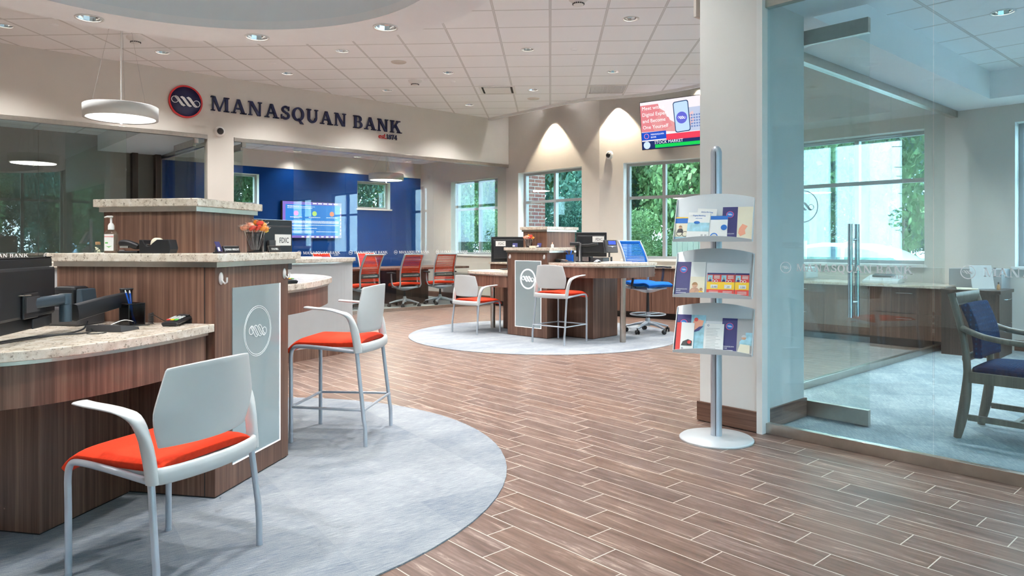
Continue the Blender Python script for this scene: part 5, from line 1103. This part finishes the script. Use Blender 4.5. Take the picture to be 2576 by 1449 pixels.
def phone(loc, rz, label, lit=True):
    t = thing('desk_phone', label, 'telephone', loc, rz, 'desk telephones'); T = R4(0, (0, 0, 0), -.35)
    MB().box(-.075, -.012, 0, .105, .012, .17, T).build('phone_body', 'dkgrey', t, bev=.004); MB().box(-.022, -.0135, .098, .095, -.0115, .16, T).build('phone_screen_bezel', 'black', t)
    MB().box(-.012, -.0145, .106, .085, -.0136, .154, T).build('phone_screen', 'phonelcd', t); sweep(MB(), [(-.055, -.032, .005), (-.055, -.036, .08), (-.055, -.030, .155)], (1, 0, 0), .036, .026, T=T).build('handset', 'black', t)
    MB().prism([(-.03, .086), (.1, .086), (.05, .078), (.036, .066), (.022, .078)], .0125, .0145, T=T @ R4(rx=PI/2)).build('phone_trim', 'silver', t)
    MB().tube([(0, .03, -.06), (0, .03, .06)], .012, 10).build('phone_stand', 'dkgrey', t); return t
M['phonelcd'] = screenmat('phone_screen_blue', (.05, .12, .9), 1.2)
pho = phone(on(1, 1.22, .62, 1.10), -.75-PI/2+PI/2+.2, 'desk phone with blue lit screen raised above the taller desk farther back')
t = thing('phone_bracket', 'black bracket holding the phone above the taller desk', 'bracket', on(1, 1.22, .62, .976), FR); MB().tube([(0, .03, 0), (0, .03, .07)], .014, 10).box(-.05, -.02, 0, .05, .08, .008).build('bracket_post', 'black', t); adopt(t, pho)
phone(on(1, -.28, .40, .90), FR, 'dark desk phone on the low desk farther back')
# printers / laptops on the right worktop
t = thing('printer', 'white desktop printer on the worktop under the right window', 'printer', (9.25, 4.62, .737), -PI/2)
MB().box(-.26, -.16, .02, .26, .2, .17).build('printer_body', 'plastic', t, bev=.015); MB().box(-.2, -.24, .03, .2, -.15, .05).build('output_tray', 'dkgrey', t); MB().box(-.22, -.162, .13, .22, -.158, .15).build('printer_slot', 'black', t)
t = thing('label_printer', 'low pale machine with dark screen on the worktop under the right window', 'calculator', (9.22, 3.45, .737), -PI/2+.1)
MB().add([(-.2, -.16, 0), (.2, -.16, 0), (.2, .16, 0), (-.2, .16, 0), (-.2, -.15, .03), (.2, -.15, .03), (.19, .16, .09), (-.19, .16, .09)], [(0, 3, 2, 1), (4, 5, 6, 7), (0, 1, 5, 4), (1, 2, 6, 5), (2, 3, 7, 6), (3, 0, 4, 7)]).build('machine_body', 'plastic', t, bev=.006); MB().box(-.13, .02, .002, .10, .13, .02, R4(0, (0, 0, .062), .18)).build('machine_screen', 'dkgrey', t)
# tablet stand on the dark file cabinet
t = thing('tablet_stand', 'pale tilted tablet stand on the dark file cabinet', 'tablet stand', (9.02, 2.34, .716), math.radians(-55))
MB().box(-.11, -.006, 0, .11, .006, .27, R4(0, (0, 0, .005), -.35)).build('tablet_panel', 'plastic', t, bev=.004); MB().box(-.12, -.05, 0, .12, .10, .006).build('stand_base', 'plastic', t)
t = thing('small_bottle', 'tiny dark bottle on the dark file cabinet', 'bottle', (9.02, 2.2, .716)); MB().lathe([(.016, 0), (.016, .045), (.007, .055), (.007, .065)], n=16).build('bottle_body', 'cork', t); MB().lathe([(.009, .065), (.009, .085), (0, .086)], n=12).build('bottle_cap', 'black', t)
tag(MB().box(-.15, -.1, 0, .15, .1, .01).build('paper_stack', 'cream', loc=(8.93, 2.47, .716), rz=.3), 'cream papers on the dark file cabinet', 'papers')

# ================= televisions =================
def rect(name, col, par, x0, z0, x1, z1, y=-.0005, st_=1., T=None): return MB().box(x0, y-.0006, z0, x1, y, z1, T).build(name, screenmat('screen_'+name, col, st_), par)
X0, Y0 = 9.66+.59/2.627*1.60, 8.42-2.56/2.627*1.60
tv = thing('television', 'tilted wall television showing a hand holding a phone and a stock ticker', 'television', (X0+nx*.20, Y0+ny*.20, 2.80), math.atan2(-2.56, .59)+.10)
tv.rotation_euler = (.12, 0, math.atan2(-2.56, .59)-.06)
MB().box(-.70, 0, 0, .70, .05, .80).build('screen_housing', 'black', tv, bev=.004); MB().box(-.1, .05, .25, .1, .19, .5).build('wall_bracket', 'dkgrey', tv)
rect('screen_picture', (.86, .80, .84), tv, -.69, .01, .69, .79)
P_ = lambda n, c, a, b, e, f, y=-.002, s=1.: rect(n, c, tv, a, b, e, f, y, s)
for c_, P__ in (((.80, .25, .28), [(-.69, .30), (-.30, .29), (-.12, .36), (-.18, .50), (-.30, .56), (-.36, .74), (-.69, .74)]), ((.80, .36, .36), [(-.45, .30), (-.06, .26), (.0, .34), (-.10, .42), (-.20, .48), (-.24, .60), (-.33, .66), (-.38, .52), (-.50, .44)]), ((.93, .55, .52), [(.16, .40), (.26, .52), (.24, .56), (.15, .50)]), ((.93, .55, .52), [(.15, .28), (.27, .40), (.25, .45), (.15, .38)])):
    MB().prism(P__, .0012, .0018, T=R4(rx=PI/2)).build('hand_picture', screenmat('hand', c_, .9), tv)
P_('laptop_picture', (.55, .62, .80), .10, .24, .69, .62, -.0012, .9)
P_('blue_banner', (.01, .08, .55), -.69, .16, -.24, .29); P_('red_banner', (.80, .05, .10), -.24, .13, .69, .23); P_('ticker_bar', (.004, .02, .12), -.69, .01, .69, .14); P_('green_ticker', (.0, .62, .08), -.45, .02, .66, .075, -.003)
q = MB(); n = 20
def rr(w_, h_, r_): return [(sx*(w_/2-r_)+r_*math.cos(a0+PI/2*i/6), sz*(h_/2-r_)+r_*math.sin(a0+PI/2*i/6)) for sx, sz, a0 in ((1, 1, 0), (-1, 1, PI/2), (-1, -1, PI), (1, -1, 3*PI/2)) for i in range(7)]
ph = MB().prism(rr(.27, .50, .04), .0022, .004, T=R4(0, (.05, 0, .49), PI/2, -.05)).build('phone_picture', screenmat('phone_edge', (.02, .06, .16), 1), tv)
MB().prism(rr(.24, .47, .03), .0041, .005, T=R4(0, (.05, 0, .49), PI/2, -.05)).build('phone_picture_face', screenmat('phone_face', (.50, .68, .90), 1), ph)
MB().prism(disc((0, 0), .095, 32), .0051, .006, T=R4(0, (.05, 0, .47), PI/2)).build('phone_picture_badge', screenmat('phone_badge', (.12, .13, .62), 1), ph)
q = MB(); swirl(q, .05, .47, .14, -.0062, -.0072); q.build('phone_picture_emblem', screenmat('tv_white', (.95, .95, 1), 1), ph)
M['tvw'] = screenmat('tv_lettering', (1, 1, 1), 1.)
for k, s_ in enumerate(('Meet with a', 'Digital Expert', 'and Become', 'One Yourself')): txt(MB(), s_, .085, R4(0, (-.66, -.0035, .66-.105*k)), align='LEFT').build('screen_lettering', 'tvw', tv)
txt(MB(), 'STOCK MARKET', .07, R4(0, (-.46, -.0035, .085)), align='LEFT').build('screen_lettering', 'tvw', tv); txt(MB(), 'MANASQUAN', .038, R4(0, (-.52, -.0035, .235)), align='LEFT').build('screen_lettering', 'tvw', tv); txt(MB(), 'BANK', .038, R4(0, (-.52, -.0035, .19)), align='LEFT').build('screen_lettering', 'tvw', tv)
MB().prism(disc((0, 0), .062, 24), .003, .004, T=R4(0, (-.60, 0, .075), PI/2)).build('ticker_badge', screenmat('badge', (.6, .75, 1), 1), tv)
q = MB(); ringband(q, -.60, .225, .045, .008, -.003, -.004); q.build('banner_emblem', screenmat('badge_red', (.9, .3, .4), 1), tv)
q = MB(); [q.box(.16+.045*i, -.003, .30+.045*j, .19+.045*i, -.002, .325+.045*j) for i in range(11) for j in range(5)]; q.build('laptop_keys_picture', screenmat('laptop_keys', (.16, .24, .5), 1), tv)
# conference television
tv = thing('television', 'wall television with a blue slide on the blue conference room wall', 'television', (6.88, 13.93, 1.33), 0)
MB().box(-.68, 0, 0, .68, .06, .77).build('screen_housing', 'black', tv, bev=.004)
rect('slide_background', (.02, .24, .75), tv, -.60, .06, .63, .70, -.001, .95); rect('slide_edge_picture', (.30, .20, .75), tv, -.66, .01, .665, .76, -.0005, .8)
for x, c in ((-.37, (.85, .10, .65)), (.04, (.55, .80, .18)), (.44, (.95, .32, .15))):
    MB().prism(disc((0, 0), .052, 28), .002, .003, T=R4(0, (x, 0, .52), PI/2)).build('slide_icon', screenmat('icon', c, 1), tv)
q = MB(); r = random.Random(2)
def line(x0, x1, z, h=.011):
    x = x0
    while x < x1: w_ = r.uniform(.02, .05); q.box(x, -.003, z, min(x1, x+w_), -.002, z+h); x += w_+.008
line(-.56, -.30, .655, .018); line(-.28, .05, .655, .009); line(-.56, .0, .625, .009)
for x in (-.37, .04, .44): line(x-.13, x+.13, .435, .012)
line(-.42, -.30, .415, .01)
for z in (.355, .335, .315): line(-.56, .60, z)
for z in (.27, .25): line(-.56, .60 if z > .26 else -.1, z)
line(-.56, .1, .205); line(.08, .58, .135)
for b in ((-.56, .11, .02, .114), (-.56, .156, .02, .16), (-.56, .11, -.556, .16), (.016, .11, .02, .16)): q.box(b[0], -.003, b[1], b[2], -.002, b[3])
line(-.54, 0, .13, .012); q.build('slide_text', 'tvw', tv)
q = MB(); [q.box(.635, -.003, .08+.075*i, .655, -.002, .12+.075*i) for i in range(8)]; [q.box(-.25+.11*i, -.003, .015 if i % 2 else .02, -.19+.11*i, -.002, .045) for i in range(8)]; [q.box(-.0+.12*i, -.003, .72, .09+.12*i, -.002, .745) for i in range(5)]; q.build('slide_border_shapes', 'tvw', tv)

# ================= brochure stand =================
BL, BR = (3.889, 2.435, 0), math.radians(-66)
t = thing('brochure_stand', 'silver three-tier brochure stand on a round base in front of the white column', 'brochure stand', BL, BR)
MB().lathe([(.222, 0), (.224, .006), (.224, .010), (.214, .018), (.06, .026), (0, .026)], n=64).build('round_base', 'standgrey', t)
MB().lathe([(.034, .02), (.034, 1.78), (.028, 1.80), (.015, 1.815), (0, 1.82)], n=28).build('pole', 'silver', t); MB().box(-.0015, -.0365, .03, .0015, -.0335, 1.78).build('pole_groove', 'dkgrey', t)
TZ = (1.225, .89, .555); TI = []
for z in TZ:
    q = MB(); n = 14; y0, y1 = -.165, -.045
    def f(u, v, z=z): x = (2*u-1)*.228; zt = z+.262+.028*(1-(2*u-1)**2); return (x, y0+(y1-y0)*v, z+.004+(zt-z)*v)
    q.grid(f, 16, 3, .004, smooth=False); q.build('tray_back', 'standgrey', t); tr_ = q
    q = MB(); q.box(-.228, y0-.035, z, .228, y0+.02, z+.004)
    def g(u, v, z=z): x = (2*u-1)*.228; return (x, y0-.035-.004*v, z+(.014+.020*(1-(2*u-1)**2))*v)
    q.grid(g, 16, 2, -.004, smooth=False); q.build('tray_lip', 'standgrey', t)
    q = MB()
    for s in (-1, 1): a = s*.228; q.prism([(y0-.038, 0), (y0+.02, 0), (y1+.03, .262), (y1-.012, .262)], a-.002, a+.002, T=Matrix(((0, 0, 1, 0), (1, 0, 0, 0), (0, 1, 0, z), (0, 0, 0, 1))))
    q.build('tray_side', 'standgrey', t); MB().box(-.045, -.06, z+.13, .045, -.0, z+.20).build('tray_clamp', 'silver', t)
    MB().ball((0, -.05, z+.27), .004, 8).ball((0, -.05, z+.255), .004, 8).build('screw', 'chrome', t)
TILT = math.atan2(.12, .275)
def leaflet(tier, x, w_, h_, label, parts, dy=0., rot=0.):
    """one leaflet leaning in a tray; parts = (name, material, x0, z0, x1, z1) in its own width and height"""
    z = TZ[tier]; T = R4(BR, BL) @ R4(0, (x, -.172-dy, z+.012)) @ Matrix.Rotation(-TILT, 4, 'X') @ Matrix.Rotation(rot, 4, 'Y')
    o = thing('brochure', label, 'brochure', (0, 0, 0), 0, 'brochures on the stand'); o.matrix_world = T
    MB().box(-w_/2, -.0015, 0, w_/2, .0015, h_).build('sheet', 'paper', o)
    for k, (n_, m_, a, b, c, d) in enumerate(parts): MB().box(-w_/2+a*w_, -.0020-.0003*k, b*h_, -w_/2+c*w_, -.0015, d*h_).build(n_, m_, o)
    return o, w_, h_
def badge(o, x, z, r_=.022, m1='pinkprint', m2='blueprint'):
    q = MB(); ringband(q, x, z, r_, r_*.14, -.0035, -.0042); q.build('emblem_ring', m1, o); MB().prism(disc((x, z), r_*.84, 24), .0035, .0040, T=R4(rx=PI/2)).build('emblem_disc', m2, o); q = MB(); swirl(q, x, z, r_*1.35, -.0041, -.0046); q.build('emblem_rope', 'letter', o)
def navy(tier, x, label, pic, h_=.205, dy=0., name=True):
    o, w_, h_ = leaflet(tier, x, .175, h_, label, [('cover_panel', 'navyprint', 0, 0, .5, 1)]+pic, dy)
    badge(o, -.044, h_*.76); txt(MB(), 'MANASQUAN', .0105, R4(0, (-.081, -.0030, h_*.155)), align='LEFT').build('cover_lettering', 'letter', o); txt(MB(), 'BANK', .0105, R4(0, (-.081, -.0030, h_*.105)), align='LEFT').build('cover_lettering', 'letter', o)
    MB().box(-.081, -.0030, .012, -.02, -.0026, .015).build('cover_line', 'letter', o)
    return o
def figure_print(o, x, z, s, body='cream', head='skin', hair='cork'):   # printed portrait: rounded shoulders, head, hair
    MB().prism([(x-.5*s, z), (x+.5*s, z), (x+.46*s, z+.5*s), (x+.25*s, z+.75*s), (x-.25*s, z+.75*s), (x-.46*s, z+.5*s)], .0030, .0036, T=R4(rx=PI/2)).build('portrait_body', body, o)
    MB().prism(disc((x, z+1.0*s), .27*s, 20), .0037, .0042, T=R4(rx=PI/2)).build('portrait_head', head, o); MB().prism([(x+.28*s*math.cos(a*PI/10), z+1.03*s+.30*s*math.sin(a*PI/10)) for a in range(11)], .0043, .0047, T=R4(rx=PI/2)).build('portrait_hair', hair, o)
# top tray
o, _, _ = leaflet(0, -.185, .085, .150, 'blue and yellow brochure with a cyclist, left end of the top tray', [('cover_band', 'yellow', 0, .95, 1, 1), ('cover_panel', 'blueprint', 0, .72, 1, .95), ('cover_photo', 'skyprint', 0, .0, 1, .12), ('cover_photo', 'cream', .0, .12, 1, .72)])
q = MB(); ringband(q, -.012, .040, .018, .003, -.004, -.0046); ringband(q, .022, .036, .018, .003, -.004, -.0046); q.build('bicycle_print', 'black', o); figure_print(o, -.008, .045, .036, 'dkgrey')
o, _, _ = leaflet(0, -.05, .115, .205, 'white notice card standing behind another in the top tray', [], .004, .06); txt(MB(), 'Digital Banking', .0115, R4(0, (0, -.0022, .178))).build('print_lettering', 'blueprint', o)
o, _, _ = leaflet(0, -.088, .13, .180, 'white and pale blue card in front of the others in the top tray', [('cover_panel', 'skyprint', 0, .30, 1, .62), ('cover_band', 'navyprint', 0, 0, 1, .07)], .010, .03)
txt(MB(), 'Digital Banking', .0125, R4(0, (0, -.0025, .155))).build('print_lettering', 'blueprint', o); txt(MB(), 'and more', .010, R4(0, (0, -.0025, .138))).build('print_lettering', 'blueprint', o); MB().prism([(.018*math.cos(k*PI/8), .009*math.sin(k*PI/8)) for k in range(16)], .0032, .0038, T=R4(0, (-.01, 0, .112), PI/2)).build('oval_print', 'blueprint', o); q = MB(); [q.box(a, -.003, .022, a+.012, -.0024, .034) for a in (.02, .042)]; q.build('square_print', 'frame', o)
o, _, _ = leaflet(0, .035, .10, .155, 'white brochure with navy heading and circles in the top tray', [('cover_band', 'blueprint', 0, .84, 1, 1)], .005); q = MB(); ringband(q, .03, .078, .018, .018, -.003, -.0035); q.build('circle_print', 'blueprint', o); q = MB(); ringband(q, -.025, .02, .022, .006, -.003, -.0035); q.build('circle_print', 'blueprint', o)
o = navy(0, .140, 'navy and cream brochure with round emblem at the right of the top tray', [('cover_photo', 'cream', .5, 0, 1, 1)], .213, .002); MB().prism([(.02, .02), (.05, .035), (.045, .06), (.06, .085), (.03, .10), (.012, .07), (.008, .04)], .003, .0036, T=R4(rx=PI/2)).build('hand_print', 'candyp', o)
# middle tray
o = navy(1, -.135, 'navy brochure with emblem and two people outdoors, left of the middle tray', [('cover_photo', 'paper', .5, .55, 1, 1), ('cover_photo', 'cream', .5, .0, 1, .55)], .215); figure_print(o, .030, .0, .062, 'skin', 'skin', 'cork'); figure_print(o, .068, .0, .035, 'yellow', 'skin', 'cork')
for k, (x, c) in enumerate(((0.005, '2.00'), (.085, '.25'), (.168, '1.50'))):
    o, w_, h_ = leaflet(1, x, .080, .145, 'red and yellow rate flyer, %s of the three in the middle tray' % ('left', 'middle', 'right')[k], [('flyer_panel', 'redprint', 0, 0, 1, 1), ('flyer_band', 'yellow', 0, .27, 1, .60), ('flyer_heading', 'navyprint', 0, .93, 1, 1), ('flyer_photo', 'skyprint', .04, .62, .4, .90), ('rate_box', 'paper', .28, .32, .80, .48)], .001*k)
    txt(MB(), c, .016, R4(0, (.004, -.0040, .050))).build('rate_lettering', 'black', o); q = MB(); ringband(q, -.004, .092, .009, .0028, -.0036, -.0042); ringband(q, .014, .092, .009, .0028, -.0036, -.0042); q.build('loop_print', 'paper', o)
    figure_print(o, -.022, .09, .018, 'navyprint'); q = MB(); [q.box(-.0+.0, -.0036, .108+.006*j, .034, -.003, .111+.006*j) for j in range(4)]; [q.box(-.025, -.0036, .012+.007*j, .028, -.003, .0145+.007*j) for j in range(3)]; q.build('print_lines', 'paper', o)
# bottom tray
o = navy(2, -.135, 'navy and blue brochure with a swimmer, behind others in the bottom tray', [('cover_photo', 'skyprint', .5, 0, 1, 1)], .225); MB().prism([(.005, .11), (.07, .16), (.075, .19), (.02, .20), (.008, .16)], .0030, .0036, T=R4(rx=PI/2)).build('swimmer_print', 'candyp', o); MB().prism([(.004, .11), (.05, .125), (.075, .155), (.05, .15)], .0037, .0042, T=R4(rx=PI/2)).build('suit_print', 'navyprint', o); MB().prism(disc((.03, .195), .012, 16), .0037, .0043, T=R4(rx=PI/2)).build('cap_print', 'redprint', o)
o, _, _ = leaflet(2, -.165, .105, .175, 'white flyer with red left stripe in front, bottom tray', [('flyer_stripe', 'redprint', 0, 0, .26, 1)], .012); MB().prism([(-.02, .03), (.045, .03), (.045, .06), (.02, .07), (-.01, .055)], .0030, .0036, T=R4(rx=PI/2)).build('photo_print', 'dkgrey', o); MB().prism(disc((.028, .052), .011, 16), .0037, .0042, T=R4(rx=PI/2)).build('photo_print', 'redprint', o); q = MB(); ringband(q, -.012, .011, .006, .002, -.003, -.0036); q.build('emblem_print', 'navyprint', o)
o, _, _ = leaflet(2, .005, .115, .175, 'plain white text leaflet in the middle of the bottom tray', [], .010); q = MB(); r = random.Random(8); [q.box(-.045, -.0024, .02+.0095*j, -.045+.085*r.uniform(.6, 1), -.0019, .022+.0095*j) for j in range(14)]; q.build('print_lines', 'frame', o); q = MB(); ringband(q, -.035, .163, .006, .002, -.0022, -.0028); q.build('emblem_print', 'navyprint', o)
o = navy(2, .138, 'navy brochure with a laughing woman in a chair at the right of the bottom tray', [('cover_photo', 'frame', .5, 0, 1, 1), ('cover_photo', 'skyprint', .78, .22, 1, .6)], .212, .001); figure_print(o, .040, .045, .05, 'skyprint', 'skin', 'plastic'); MB().prism([(.004, .0), (.075, .0), (.075, .05), (.02, .055)], .0048, .0052, T=R4(rx=PI/2)).build('chair_print', 'cream', o)
